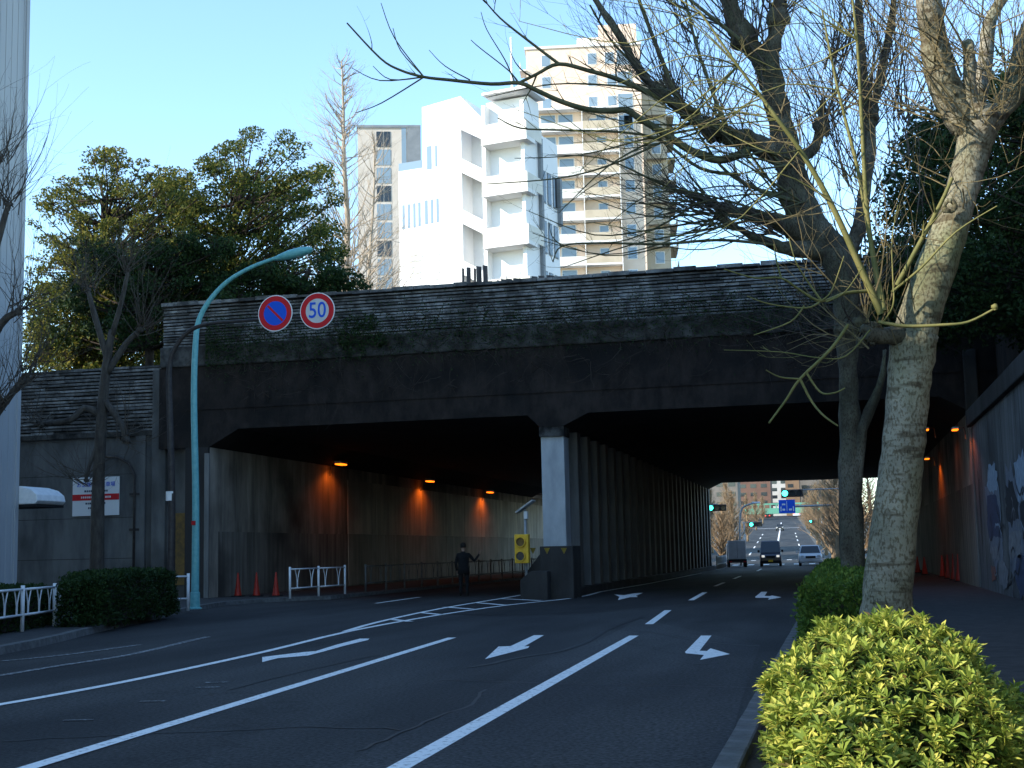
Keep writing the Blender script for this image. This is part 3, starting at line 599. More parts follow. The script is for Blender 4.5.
# ------------------------------------------------------------------ vegetation
def leaf_arrays(P, size, N=None, jit=.6, aspect=.5, droop=0):
    """rhombic leaves at points P, returns verts, faces"""
    n = len(P); d = rng.normal(size=(n, 3)); 
    if N is not None: d = d*jit+N
    d /= np.linalg.norm(d, axis=1)[:, None]+1e-9
    r = rng.normal(size=(n, 3)); s = np.cross(d, r); s /= np.linalg.norm(s, axis=1)[:, None]+1e-9; L = size*rng.uniform(.6, 1.25, n)[:, None]
    V = np.stack([P-d*L*.5, P+s*L*aspect*.5+d*L*.05, P+d*L*.5, P-s*L*aspect*.5+d*L*.05], 1).reshape(-1, 3)
    return V
def leaves_obj(V, name, m_, parent):
    n = len(V)//4; me = bpy.data.meshes.new(name); me.from_pydata(V.tolist(), [], np.arange(n*4).reshape(-1, 4).tolist()); me.materials.append(MATS[m_]); me.update()
    o = bpy.data.objects.new(name, me); col.objects.link(o); o.parent = parent; return stuff(o)
def clump_points(c, r, n):
    u = rng.normal(size=(n, 3)); u /= np.linalg.norm(u, axis=1)[:, None]; rr = rng.uniform(.25, 1, n)**.5
    return np.array(c)+u*rr[:, None]*np.array(r)
def twig(mb, p, d, L, r, seg=5, bend=.12, up=.1, k=4):
    p = Vector(p); d = Vector(d).normalized(); pts = [p]; rad = [r]; w = Vector((random.gauss(0, 1), random.gauss(0, 1), random.gauss(0, 1)))*bend
    for i in range(seg):
        d = (d+w*.5+Vector((random.gauss(0, bend), random.gauss(0, bend), random.gauss(0, bend)+up))).normalized(); p = p+d*L/seg; pts.append(p); rad.append(max(r*(1-.82*(i+1)/seg), .002))
    mb.tube(pts, rad, k, False); return pts, rad
def spray(mb, p, d, L, r, depth, n, spread=.7, up=.12, shrink=.55, bend=.1, seg=5, k=4):
    pts, rad = twig(mb, p, d, L, r, seg, bend, up, k)
    if depth <= 0: return
    for i in range(n):
        j = random.randint(max(1, seg//3), seg); dd = (pts[j]-pts[j-1]).normalized()+Vector((random.gauss(0, spread), random.gauss(0, spread), random.gauss(0, spread)))
        spray(mb, pts[j], dd, L*shrink*random.uniform(.6, 1.2), max(rad[j]*.75, .003), depth-1, n, spread, up, shrink, bend, max(3, seg-1), 3 if depth < 2 else k)

def evergreen(label, trunk, clumps, n, size, leaf='leaf_evergreen', group='evergreen trees behind the wing wall', r0=.25, flat=.75):
    base = Vector(trunk[0]); t = thing('evergreen_tree', label, 'tree', base, 0, group); o0 = base
    path = smoothpath([Vector(p)-o0 for p in trunk], 3); tb = MB(); tb.tube(path, lerpr([r0, r0*.8, r0*.5], len(path)), 8); MIDS = []
    for c, r in clumps:
        cc = Vector(c)-o0; j = min(range(len(path)), key=lambda q: abs(path[q].z-(cc.z*random.uniform(.68, .95)+path[0].z))+.1*(path[q]-cc).length); a = path[j]
        mid = (a+cc)*.5+Vector((random.uniform(-.3, .3), random.uniform(-.3, .3), -.25)); ppts = smoothpath([a, mid, cc], 3); tb.tube(ppts, lerpr([r0*.22, .035, .015], len(ppts)), 5)
        MIDS.append((ppts[len(ppts)//2], r*.75)); MIDS.append((ppts[int(len(ppts)*.75)], r*.8))
        for _ in range(4): twig(tb, ppts[-2], Vector((random.gauss(0, 1), random.gauss(0, 1), .5+random.random())), r*1.3, .022, 4, .15)
    tb.build('trunk', 'ivy_stem', t, True, fix=False)
    P = [clump_points(Vector(c)-o0, (r*random.uniform(.8, 1.3), r, r*flat*random.uniform(.6, 1.1)), int(n*r*r*random.uniform(.5, 1.2))) for c, r in clumps]+[clump_points(c, (r*1.2, r, r*flat), int(n*r*r*.55)) for c, r in MIDS]; P = np.concatenate(P)
    leaves_obj(leaf_arrays(P, size), 'crown', leaf, t); return t
def clumps_px(cells, dmin, dmax):
    out = []
    for px, py, rp in cells:
        y = random.uniform(dmin, dmax); p = at(px, py, y); out.append((p, rp*y/FPX*1.02))
    return out
def cells(px0, px1, f_top, f_bot, n, r0, r1):
    o = []
    while len(o) < n:
        x = random.uniform(px0, px1); a, b = f_top(x), f_bot(x); y = a+(b-a)*random.random()**.9; r = random.uniform(r0, r1)
        if y-r*.6 < a: y = a+r*.6
        o.append((x, y, r))
    return o
topf = lambda xs_, ys_: (lambda x: float(np.interp(x, xs_, ys_)))
# left evergreen, sunlit yellowish left flank
ev1 = clumps_px(cells(28, 205, topf([28, 60, 90, 97, 120, 150, 205], [205, 178, 140, 133, 148, 158, 170]), topf([28, 90, 205], [374, 366, 320]), 235, 6, 17), 50, 57)
evergreen('broad evergreen tree with yellowish leaves beside the ribbed building', [(at(110, 350, 53).x, 53, 6.6), at(108, 300, 53), at(104, 200, 53)], ev1, 600, .165, 'leaf_yellow', r0=.3)
ev2 = clumps_px(cells(140, 335, topf([140, 185, 210, 235, 265, 300, 335], [175, 165, 150, 128, 122, 134, 168]), topf([150, 335], [312, 290]), 190, 7, 17), 51, 59)
evergreen('broad evergreen tree with sunlit olive crown above the street lamp', [(at(235, 330, 55).x, 55, 6.6), at(225, 280, 55), at(245, 180, 55)], ev2, 640, .165, r0=.3)
ev3 = clumps_px(cells(215, 362, topf([215, 300, 340, 362], [275, 245, 252, 285]), topf([215, 362], [305, 300]), 34, 11, 18), 48, 51)
evergreen('low dark evergreen tree just above the parapet beside the round signs', [(at(290, 320, 50).x, 50, 6.6), at(300, 300, 50), at(310, 270, 50)], ev3, 650, .18, 'leaf_dark', r0=.2)
ev4 = clumps_px(cells(60, 230, topf([60, 230], [225, 235]), topf([60, 110, 230], [350, 340, 318]), 90, 9, 19), 47.5, 51)
evergreen('shaded evergreen tree with dark crown above the stone slab wall', [(at(150, 350, 49).x, 49, 6.6), at(150, 310, 49), at(150, 260, 49)], ev4, 620, .17, 'leaf_dark', r0=.2)
ev6 = clumps_px(cells(24, 190, topf([24, 190], [262, 285]), topf([24, 150, 190], [382, 378, 336]), 95, 11, 20), 50, 56)
evergreen('dense shaded evergreen thicket low behind the stone slab wall', [(at(80, 372, 53).x, 53, 6.6), at(80, 340, 53), at(85, 300, 53)], ev6, 420, .2, 'leaf_evergreen', r0=.16)
# dark trees above the right retaining wall
ev5 = clumps_px(cells(880, 1060, topf([880, 920, 960, 1000, 1060], [200, 120, 90, 60, 50]), topf([880, 1060], [330, 330]), 150, 14, 28), 33, 43)
evergreen('dense dark evergreen tree on the bank above the right retaining wall', [(8.5, 38, 6.5), (8.5, 38, 9), (8.4, 38, 12)], ev5, 1000, .14, 'leaf_dark', group='evergreen trees on the right bank', r0=.25, flat=1.25)
# ivy and shrubs on the overpass face
iv = thing('ivy_shrub', 'small dark green shrub hanging on the parapet beside the speed sign', 'shrub', at(358, 345, FACE-.3)); P = []
for px, py, r in ((352, 325, 12), (362, 335, 15), (355, 350, 13), (370, 322, 10), (345, 340, 10), (380, 340, 8)): P.append(clump_points(at(px, py, FACE-.35)-iv.location, (r*.035, .18, r*.035), 170))
leaves_obj(leaf_arrays(np.concatenate(P), .12), 'foliage', 'leaf_dark', iv); sb = MB()
for i in range(8): twig(sb, (0, .2, -.2), (random.gauss(0, .6), -.3, random.gauss(.2, .8)), .8, .02)
sb.build('stem', 'bark_dark', iv, fix=False)
ivy = thing('ivy_growth', 'dry creeping ivy stems clinging across the overpass face', 'ivy', (0, FACE-.3, 8.5)); vb = MB()
for i in range(620):
    x = random.uniform(-22, 4); z = random.choice((random.uniform(-1.4, 1.6), random.gauss(.75, .35))); twig(vb, (x, (-.14 if z > .76 or z < 0 else -.14)+random.uniform(-.04, 0), z), (random.gauss(0, 1), random.gauss(0, .06), random.gauss(-.3, .7)), random.uniform(.5, 1.8), .014, 6, .22, -.05, 3)
vb.build('stems', 'ivy_stem', ivy, fix=False); P = np.column_stack([22*rng.beta(.7, .9, 13000)*1.18-22, rng.uniform(-.24, -.12, 13000), np.abs(rng.normal(0, .5, 13000))*np.sign(rng.uniform(-1, 1, 13000))+.72])
leaves_obj(leaf_arrays(P, .085), 'leaves', 'leaf_dark', ivy)

# hedges
def hedge(name, label, x0, x1, y0, y1, z0, z1, n, size, leaf, rz=0, loc=None, group=None, inner=.72):
    t = thing(name, label, 'hedge', loc or ((x0+x1)/2, (y0+y1)/2, z0), rz, group); hx, hy, h = (x1-x0)/2, (y1-y0)/2, z1-z0
    P = np.column_stack([rng.uniform(-1, 1, n), rng.uniform(-1, 1, n), rng.uniform(0, 1, n)]); ax = rng.integers(0, 5, n)
    P[ax == 0, 0] = 1; P[ax == 1, 0] = -1; P[ax == 2, 1] = -1; P[ax >= 3, 2] = 1
    s = 1-.10*rng.random(n)**2; Q = P*np.column_stack([s*hx, s*hy, s*h])
    rr = np.clip(1-.10*(np.abs(P[:, 0])**6*P[:, 2]**6), .85, 1); Q[:, 0] *= rr; Q[:, 2] *= rr
    Q += .05*np.sin(Q[:, [1, 2, 0]]*5.1+Q[:, [2, 0, 1]]*3.3)+rng.normal(0, .025, (n, 3))
    N = np.column_stack([P[:, 0]*(np.abs(P[:, 0]) == 1), P[:, 1]*(np.abs(P[:, 1]) == 1), (P[:, 2] == 1)+.5])
    leaves_obj(leaf_arrays(Q, size, N, .7), 'foliage', leaf, t)
    MB().box(-hx*inner, hx*inner, -hy*.8, hy*.8, .02, h*.8).build('inner_growth', 'ivy_stem', t); return t
hedge('clipped_hedge', 'shaded green hedge at the foot of the right street trees', -.55, .82, 17.6, 44.5, .08, 1.05, 30000, .075, 'leaf_hedge')
a = gp(88, 630, .14); b = gp(186, 612, .14); mid = (a+b)/2; an = math.atan2(b.y-a.y, b.x-a.x); Lh = (b-a).length
hedge('clipped_hedge', 'dark clipped hedge behind the white fence left of the street lamp', 0, Lh*.80, 0, 1.0, .14, 1.24, 20000, .09, 'leaf_dark', an, (a.x+(b.x-a.x)*.56-math.sin(an)*.62, a.y+(b.y-a.y)*.56+math.cos(an)*.62, .14))

c_ = gp(54, 626, .14); d_ = gp(-60, 646, .14); an2 = math.atan2(c_.y-d_.y, c_.x-d_.x); L2 = (c_-d_).length
hedge('clipped_hedge', 'low dark hedge growing behind the white railing at the left edge', 0, L2+1.6, 0, .9, .14, 1.0, 14000, .09, 'leaf_dark', an2, ((c_.x+d_.x)/2-math.sin(an2)*.75+.2, (c_.y+d_.y)/2+math.cos(an2)*.75, .14))
# foreground azalea: separate rosettes for the nearest shoots
az = thing('azalea_bush', 'sunlit yellow-green azalea bush in the foreground planting strip', 'bush', (.26, 9.3, .08))
def rosette(seed, nl=9, L=.071):
    rnd = random.Random(seed); b = MB()
    for i in range(nl):
        a = i*2.4+rnd.uniform(-.3, .3); el = .2+1.05*(i/nl)+rnd.uniform(-.15, .15); l = L*rnd.uniform(.8, 1.3)*(1-.2*i/nl); w = l*.185
        d = Vector((math.cos(a)*math.cos(el), math.sin(a)*math.cos(el), math.sin(el))); s = Vector((-math.sin(a), math.cos(a), 0)); n_ = d.cross(s); n_ = n_ if n_.z > 0 else -n_
        o = Vector((0, 0, .012*i/nl)); tip = o+d*l-n_*l*.12; m1 = o+d*l*.62
        vs = [o, m1+s*w+n_*.15*w, tip, m1-s*w+n_*.15*w, m1-n_*w*.35]; k = len(b.v); b.v += [tuple(v) for v in vs]; b.f += [(k, k+1, k+2, k+4), (k, k+4, k+2, k+3)]
    b.v += [(.002, 0, 0), (-.002, .002, 0), (0, 0, -.05)]; k = len(b.v); b.f.append((k-3, k-2, k-1)); return b
RS = [rosette(i, random.choice((7, 8, 9, 10))) for i in range(10)]; leafmat('leaf_azalea_old', (.045, .085, .018), (.09, .14, .03), (.20, .13, .05), .25, .5); RM = [r.mesh('leaf_rosette', 'leaf_azalea') for r in RS]; RA = [(np.array(r.v), r.f) for r in RS]
ab = (.78, 1.35, .865); cand = []
def bump3(u): return 1+.05*math.sin(7*u.x+3*u.y)+.045*math.sin(9*u.z+5*u.x+1)+.04*math.sin(11*u.y-4*u.z)
for i in range(6900):
    u = Vector((random.gauss(0, 1), random.gauss(0, 1), random.gauss(0, 1))).normalized()
    if u.z < -.05: continue
    q = u/(abs(u.x)**2.35+abs(u.y)**2.35+abs(u.z)**2.35)**(1/2.35)
    lay = random.random(); s = (bump3(u)-.02+.06*math.sin(17*u.x+9*u.y)*math.sin(13*u.y+5*u.z))*(1.0+random.uniform(-.03, .05) if lay < .5 else (random.uniform(1.02, 1.075) if lay < .58 and u.z > .2 else random.uniform(.76, .97)))
    p = Vector((q.x*ab[0]*s, q.y*ab[1]*s, q.z*ab[2]*s)); nrm = Vector((q.x/ab[0], q.y/ab[1], q.z/ab[2])).normalized()
    d = (nrm*.6+Vector((random.gauss(0, .22), random.gauss(0, .22), .95))).normalized(); rot = Quaternion(d.to_track_quat('Z', 'Y')) @ Quaternion((0, 0, 1), random.uniform(0, 6.28))
    wp = Vector((.2, 9.3, .08))+p; near = (wp-Vector((0, 0, EYE))).length+(0 if lay < .62 else 3)+(2 if nrm.y > .2 else 0)+random.uniform(0, .9)+(6 if wp.z < EYE-.1535*wp.y else 0); cand.append((near, p, rot, random.uniform(.62, 1.4), random.randrange(10), lay >= .58 or random.random() < .07))
cand.sort(key=lambda c: c[0])
for near, p, rot, sc, k, old in cand[:300]: inst(RM[k], 'leaf_rosette', az, p, rot, sc)
for old_, m_ in ((False, 'leaf_azalea'), (True, 'leaf_azalea_old')):
    V = []; F = []; nb_ = 0
    for near, p, rot, sc, k, old in cand[300:]:
        if old != old_: continue
        M3 = np.array(rot.to_matrix())*sc; vv = RA[k][0] @ M3.T+np.array(p); V.append(vv); F += [tuple(i+nb_ for i in f) for f in RA[k][1]]; nb_ += len(vv)
    me = bpy.data.meshes.new('foliage'); me.from_pydata(np.concatenate(V).tolist(), [], F); me.materials.append(MATS[m_]); fo = bpy.data.objects.new('old_foliage' if old_ else 'foliage', me); col.objects.link(fo); fo.parent = az; stuff(fo)
cb = MB()
for i in range(90):
    u = Vector((random.gauss(0, .5), random.gauss(0, .7), 1)); p0 = Vector((random.uniform(-.35, .35), random.uniform(-.9, .9), 0)); q = Vector((u.x*.55+p0.x, u.y*.7+p0.y, random.uniform(.5, .92))); 
    if (q.x/.66)**2+(q.y/1.2)**2+(q.z/.8)**4 < .9: cb.tube([p0, (p0+q)/2+Vector((0, 0, .1)), q], [.012, .008, .003], 4, False)
cb.build('stem', 'twig_brown', az, fix=False)
core = MB(); core.lathe([(.3, 0), (.72, .1), (.8, .4), (.74, .65), (.5, .8), (.05, .84)], (0, 0, 0), 18); core.v = [(x*.74, y*1.3, z*.86) for x, y, z in core.v]; core.build('inner_growth', 'leaf_dark', az, True)

# ------------------------------------------------------------------ street trees
# tree A: near plane tree with pale trunk (survey points: pixel x, pixel y, distance along the street, radius in metres)
def limb(mb, pts, k=9, sub=4, lump=0):
    P = [at(a, b, y) for a, b, y, r in pts]; rr = [r for *_, r in pts]; q = smoothpath(P, sub); r = lerpr(rr, len(q)); mb.tube(q, [x*(1+random.uniform(-lump, lump)) for x in r], k); return q
def rough(mb, a):
    mb.v = [(x+random.gauss(0, a), y+random.gauss(0, a), z+random.gauss(0, a)) for x, y, z in mb.v]; return mb
def rel(mb, o): mb.v = [(x-o.x, y-o.y, z-o.z) for x, y, z in mb.v]; return mb
def knob(mb, c, r, k=9):
    n = len(mb.v); c = Vector(c)
    for i in range(1, 6):
        for a in range(k):
            th = math.pi*i/6; ph = 2*math.pi*a/k; f = r*random.uniform(.75, 1.2); mb.v.append((c.x+f*math.sin(th)*math.cos(ph), c.y+f*math.sin(th)*math.sin(ph), c.z+f*math.cos(th)))
    for i in range(4):
        for a in range(k): b = (a+1) % k; mb.f.append((n+i*k+a, n+i*k+b, n+(i+1)*k+b, n+(i+1)*k+a))
    mb.f.append(tuple(n+a for a in range(k))); mb.f.append(tuple(n+4*k+a for a in range(k-1, -1, -1)))
def shoots(mb, px, py, y, n, L, spread=.5, r=.012, dirv=(0, 0, 1), depth=1, sub=2):
    c = at(px, py, y)
    for _ in range(max(3, int(n*(.55 if 24 < y < 29 else .6)))):
        d = Vector(dirv)+Vector((random.gauss(0, spread), random.gauss(0, spread), random.gauss(0, spread*.5))); spray(mb, c+Vector((random.gauss(0, .12), random.gauss(0, .12), random.gauss(0, .12))), d, L*random.uniform(.5, 1.45), r*random.uniform(.7, 1.4), depth, sub+1, .55, .09, .55, .10, 7)
def trace(mb, pts, r0, r1, k=5, side=0, sl=.35, sub=4):
    P = smoothpath([at(*p) for p in pts], sub); mb.tube(P, lerpr([r0, r1], len(P)), k, False)
    for i in range(side):
        j = random.randint(2, len(P)-1); d = (P[j]-P[j-1]).normalized()*.7+Vector((random.gauss(0, .5), random.gauss(0, .5), random.gauss(.25, .45))); spray(mb, P[j], d, sl*random.uniform(.5, 1.5), max(r1*.8, .0035), 1, 2, .5, .08, .55, .09, 5, 3)
    return P
yA = 16.
tA = thing('street_tree', 'near plane tree with pale banded trunk and sunlit green shoots behind the azalea', 'tree', (gp(888, 640, .08).x*0+.48, yA, .08), 0, 'plane trees in the right planting strip'); oA = tA.location.copy()
tk = MB(); limb(tk, [(884, 668, yA, .36), (886, 640, yA, .31), (888, 590, yA, .275), (896, 510, yA, .25), (904, 440, yA, .24), (909, 380, yA, .25), (914, 335, yA, .265)], 16, 5, .02)
limb(tk, [(912, 345, yA, .24), (925, 300, yA, .24), (946, 240, yA+.2, .215), (962, 190, yA+.4, .19), (973, 150, yA+.5, .195), (977, 128, yA+.5, .24), (978, 108, yA+.5, .22)], 14, 5, .02)
limb(tk, [(966, 128, yA+.5, .18), (950, 98, yA+.4, .2), (940, 72, yA+.3, .19), (934, 40, yA+.2, .16), (928, 0, yA, .145), (922, -50, yA, .13), (918, -110, yA, .1)], 12, 4, .03)
limb(tk, [(985, 128, yA+.5, .15), (1002, 110, yA+.6, .12), (1014, 90, yA+.8, .15), (1018, 60, yA+.9, .09), (1034, 10, yA+1, .08)], 10, 4, .03); limb(tk, [(972, 120, yA+.4, .09), (970, 80, yA+.3, .075), (968, 42, yA+.3, .065)], 8, 3)
limb(tk, [(976, 118, yA+.9, .1), (985, 60, yA+1.4, .09), (990, 20, yA+1.8, .08), (1010, -10, yA+2.0, .06)], 8, 3, .02)
stb = MB(); limb(stb, [(905, 335, yA-.1, .12), (880, 336, yA-.25, .10), (866, 333, yA-.35, .085)], 10, 3, .1)
for a in ((868, 330, yA-.3, .085), (860, 322, yA-.2, .075), (862, 342, yA-.25, .07), (872, 340, yA-.3, .06), (874, 326, yA-.3, .06)): knob(stb, at(*a[:3]), a[3])
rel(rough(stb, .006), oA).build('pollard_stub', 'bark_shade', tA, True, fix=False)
for a in ((943, 80, yA+.3, .15), (1014, 90, yA+.8, .14), (1000, 100, yA+.6, .1), (966, 128, yA+.5, .17)): knob(tk, at(*a[:3]), a[3])
# old branch scar on the trunk
c = at(949, 207, yA-.03); tk.ring((c.x, c.z), .04, .09, c.y-.06, c.y-.01, 14)
rel(rough(tk, .007), oA).build('trunk', 'bark_plane', tA, True, fix=False)
sh = MB(); Y1 = yA-.5
trace(sh, [(881, 314, Y1), (856, 258, Y1-.1), (829, 200, Y1-.2), (800, 150, Y1-.3), (778, 120, Y1-.4), (762, 98, Y1-.4), (738, 66, Y1-.5), (700, 12, Y1-.6)], .042, .012, 7)
trace(sh, [(884, 311, Y1), (872, 250, Y1+.1), (866, 200, Y1+.1), (861, 110, Y1+.2), (857, 40, Y1+.2), (850, -20, Y1+.2)], .036, .012, 7, 8)
trace(sh, [(880, 300, Y1), (860, 180, Y1+.3), (838, 90, Y1+.4), (822, 10, Y1+.5)], .03, .01, 6, 8)
trace(sh, [(897, 285, Y1), (915, 252, Y1-.1), (941, 203, Y1-.2), (952, 178, Y1-.2)], .032, .02, 6, 3); trace(sh, [(892, 292, Y1), (921, 268, Y1-.2), (956, 232, Y1-.3), (997, 206, Y1-.4)], .018, .006, 5)
trace(sh, [(879, 322, Y1), (905, 326, Y1-.2), (941, 325, Y1-.3), (968, 322, Y1-.3), (994, 309, Y1-.4)], .022, .012, 6); knob(sh, at(995, 307, Y1-.4), .04, 6)
trace(sh, [(848, 325, Y1), (830, 350, Y1-.2), (800, 379, Y1-.4), (786, 400, Y1-.4), (769, 423, Y1-.5)], .022, .012, 6); trace(sh, [(800, 379, Y1-.4), (812, 402, Y1-.4), (824, 416, Y1-.5), (838, 426, Y1-.5)], .017, .01, 5); trace(sh, [(800, 379, Y1-.4), (780, 377, Y1-.5), (766, 370, Y1-.6)], .012, .006, 5); trace(sh, [(806, 372, Y1-.4), (820, 392, Y1-.4), (834, 393, Y1-.5), (845, 388, Y1-.5)], .014, .008, 5)
trace(sh, [(871, 291, Y1), (846, 293, Y1-.2), (821, 301, Y1-.4), (800, 290, Y1-.5), (781, 278, Y1-.6), (755, 278, Y1-.6), (724, 269, Y1-.7)], .022, .008, 5); trace(sh, [(821, 301, Y1-.4), (806, 308, Y1-.5), (770, 304, Y1-.6), (747, 296, Y1-.7)], .014, .006, 5)
trace(sh, [(821, 300, Y1-.4), (808, 282, Y1-.4), (796, 262, Y1-.5), (789, 238, Y1-.5)], .014, .006, 5); trace(sh, [(821, 301, Y1-.4), (832, 290, Y1-.4), (844, 256, Y1-.4)], .011, .006, 5); trace(sh, [(826, 302, Y1-.4), (845, 292, Y1-.4), (862, 268, Y1-.4)], .011, .006, 5); trace(sh, [(804, 306, Y1-.5), (790, 322, Y1-.6), (754, 335, Y1-.7)], .012, .006, 5)
trace(sh, [(781, 277, Y1-.6), (776, 258, Y1-.6), (774, 244, Y1-.6)], .012, .006, 5); trace(sh, [(881, 325, Y1), (893, 306, Y1-.2), (893, 280, Y1-.2), (892, 240, Y1-.2), (898, 205, Y1-.2)], .012, .006, 5, 4); trace(sh, [(870, 330, Y1), (846, 356, Y1-.1), (820, 358, Y1-.2), (780, 352, Y1-.2), (724, 350, Y1-.3)], .011, .004, 4, 4)
# long outer branches reaching left over the street
Y2 = yA+.5
trace(sh, [(775, 118, Y1-.4), (755, 105, Y1-.4), (735, 112, Y1-.4), (700, 130, Y1-.4), (680, 175, Y1-.4)], .012, .005, 5, 4)
for i in range(26):
    x0, y0 = random.choice([(778, 120), (800, 150), (738, 66), (700, 12), (829, 200), (762, 98), (857, 40), (838, 90)]); ln = random.uniform(70, 230); a_ = random.gauss(.1, .6); x1, y1 = x0-ln*math.cos(a_), min(y0-ln*math.sin(a_), 262); sg_ = random.uniform(-.25, .3)*ln
    trace(sh, [(x0, y0, Y1-.3), (x0*.6+x1*.4, y0*.6+y1*.4+sg_, Y1-.6+random.uniform(-.3, .5)), (x1, y1, Y1-.9+random.uniform(-.4, .8))], .011, .004, 4, 4, .3)
rel(sh, oA).build('shoot', 'twig_green', tA, True, fix=False)
sd_ = MB()
for a in ((866, 325, Y1, 9, 1.7, .45, .011, (-.1, 0, 1)), (943, 75, yA+.2, 16, 2.0, .5, .012, (-.2, 0, 1)), (975, 120, yA+.3, 18, 1.8, .6, .011, (.1, 0, 1)), (1014, 85, yA+.8, 18, 1.6, .6, .012, (.1, 0, 1)), (936, 110, yA+.3, 12, 1.6, .5, .011, (-.7, -.1, .6)), (900, 330, yA-.3, 8, 1.2, .6, .008, (-.3, -.3, .8))): shoots(sd_, *a)
for i in range(150):
    px, py = random.choice([(934, 40), (928, 0), (940, 72), (950, 98), (976, 118), (1002, 110), (1014, 90), (1018, 60), (990, 20), (985, 60), (970, 60), (946, 240), (962, 190), (866, 333), (880, 330), (829, 200), (800, 150), (866, 200), (861, 110), (778, 120), (738, 66)]); c = at(px+random.uniform(-5, 5), py+random.uniform(-8, 8), yA+random.uniform(-.4, .5))
    spray(sd_, c, (random.gauss(-.35, .8), random.gauss(-.1, .4), random.gauss(.45, .5)), random.uniform(.5, 1.9), random.uniform(.005, .011), 1, 3, .6, .05, .55, .13, 7, 4)
stuff(rel(sd_, oA).build('twigs', 'twig_olive', tA, fix=False))

# tree B: second plane tree, dark limb leaning left
yB = 27.
tB = thing('street_tree', 'second plane tree with dark thick limb leaning left over the street', 'tree', (at(852, 590, yB).x, yB, .08), 0, 'plane trees in the right planting strip'); oB = tB.location.copy()
tk = MB(); limb(tk, [(853, 600, yB, 0.277), (852, 560, yB, 0.235), (851, 480, yB, 0.210), (849, 400, yB, 0.202), (847, 330, yB, 0.218), (845, 285, yB, 0.286), (832, 252, yB, 0.319), (812, 228, yB, 0.361), (797, 196, yB, 0.336), (789, 162, yB, 0.302), (780, 120, yB, 0.252), (772, 85, yB, 0.252), (764, 50, yB, 0.286)], 14, 5, .09)
limb(tk, [(764, 60, yB, 0.202), (748, 44, yB, 0.210), (738, 30, yB, 0.202), (730, 0, yB, 0.168), (722, -40, yB, 0.118)], 9, 4, .12); limb(tk, [(768, 60, yB, 0.168), (775, 40, yB, 0.168), (778, 10, yB+.2, 0.185), (790, -30, yB+.2, 0.101)], 9, 4, .12)
limb(tk, [(790, 165, yB, 0.218), (770, 152, yB-.1, 0.218), (752, 142, yB-.2, 0.202), (730, 136, yB-.3, 0.185), (714, 129, yB-.4, 0.168), (690, 116, yB-.5, 0.109), (668, 98, yB-.6, 0.092), (640, 71, yB-.7, 0.084), (621, 38, yB-.8, 0.071), (592, -6, yB-.9, 0.059), (575, -40, yB-1, 0.042)], 9, 5, .13)
limb(tk, [(815, 238, yB, 0.286), (790, 226, yB-.2, 0.235), (772, 220, yB-.3, 0.168), (750, 214, yB-.4, 0.126), (726, 210, yB-.5, 0.092), (700, 196, yB-.5, 0.050)], 9, 4, .08); limb(tk, [(830, 250, yB, 0.252), (800, 250, yB-.3, 0.168), (775, 245, yB-.4, 0.118), (745, 232, yB-.5, 0.076), (715, 215, yB-.5, 0.042)], 8, 4, .06)
limb(tk, [(797, 160, yB, 0.126), (812, 150, yB+.2, 0.101), (820, 130, yB+.2, 0.101), (823, 100, yB+.2, 0.059)], 8, 3, .08); limb(tk, [(840, 270, yB+.2, 0.168), (858, 230, yB+.3, 0.134), (866, 180, yB+.3, 0.126), (870, 120, yB+.4, 0.118), (862, 60, yB+.4, 0.076), (858, -20, yB+.4, 0.050)], 8, 4, .06); limb(tk, [(868, 130, yB+.3, 0.084), (878, 90, yB+.4, 0.084), (890, 30, yB+.4, 0.059), (896, -20, yB+.4, 0.042)], 7, 3, .05)
limb(tk, [(853, 530, yB, 0.134), (863, 430, yB-.1, 0.092), (880, 385, yB-.1, 0.067), (885, 350, yB, 0.034)], 7, 3)
for a in ((745, 38, yB, .3), (778, 18, yB, .25), (714, 130, yB-.4, .26), (822, 128, yB+.2, .2), (800, 210, yB, .3), (728, 210, yB-.5, .16), (870, 115, yB+.4, .2), (847, 330, yB-.1, .26), (768, 70, yB, .26)): knob(tk, at(*a[:3]), a[3])
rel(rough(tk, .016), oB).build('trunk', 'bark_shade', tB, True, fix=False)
sh = MB(); Y3 = yB-.6
trace(sh, [(640, 71, Y3), (611, 40, Y3), (590, 5, Y3)], .03, .02, 5, 6, .6)
trace(sh, [(750, 150, Y3), (720, 160, Y3), (690, 150, Y3-.1), (664, 133, Y3-.2), (642, 120, Y3-.3), (626, 110, Y3-.3), (611, 111, Y3-.4), (586, 109, Y3-.5), (560, 101, Y3-.6), (538, 91, Y3-.7), (519, 83, Y3-.8), (491, 84, Y3-.9), (450, 80, Y3-1), (424, 77, Y3-1.1), (400, 70, Y3-1.2), (380, 58, Y3-1.2), (347, 23, Y3-1.3)], .085, .016, 6, 10, .7)
trace(sh, [(700, 112, Y3), (676, 105, Y3-.1), (655, 96, Y3-.2), (617, 79, Y3-.4), (590, 71, Y3-.5), (559, 64, Y3-.6), (537, 74, Y3-.7), (519, 83, Y3-.8)], .06, .03, 6, 8, .7)
trace(sh, [(559, 64, Y3-.6), (530, 42, Y3-.7), (500, 18, Y3-.8), (480, -5, Y3-.8)], .035, .012, 5, 7, .6); trace(sh, [(519, 83, Y3-.8), (508, 70, Y3-.8), (480, 48, Y3-.9), (471, 40, Y3-.9)], .022, .01, 4); trace(sh, [(515, 83, Y3-.8), (505, 60, Y3-.8), (487, 30, Y3-.9), (481, 12, Y3-.9)], .02, .008, 4)
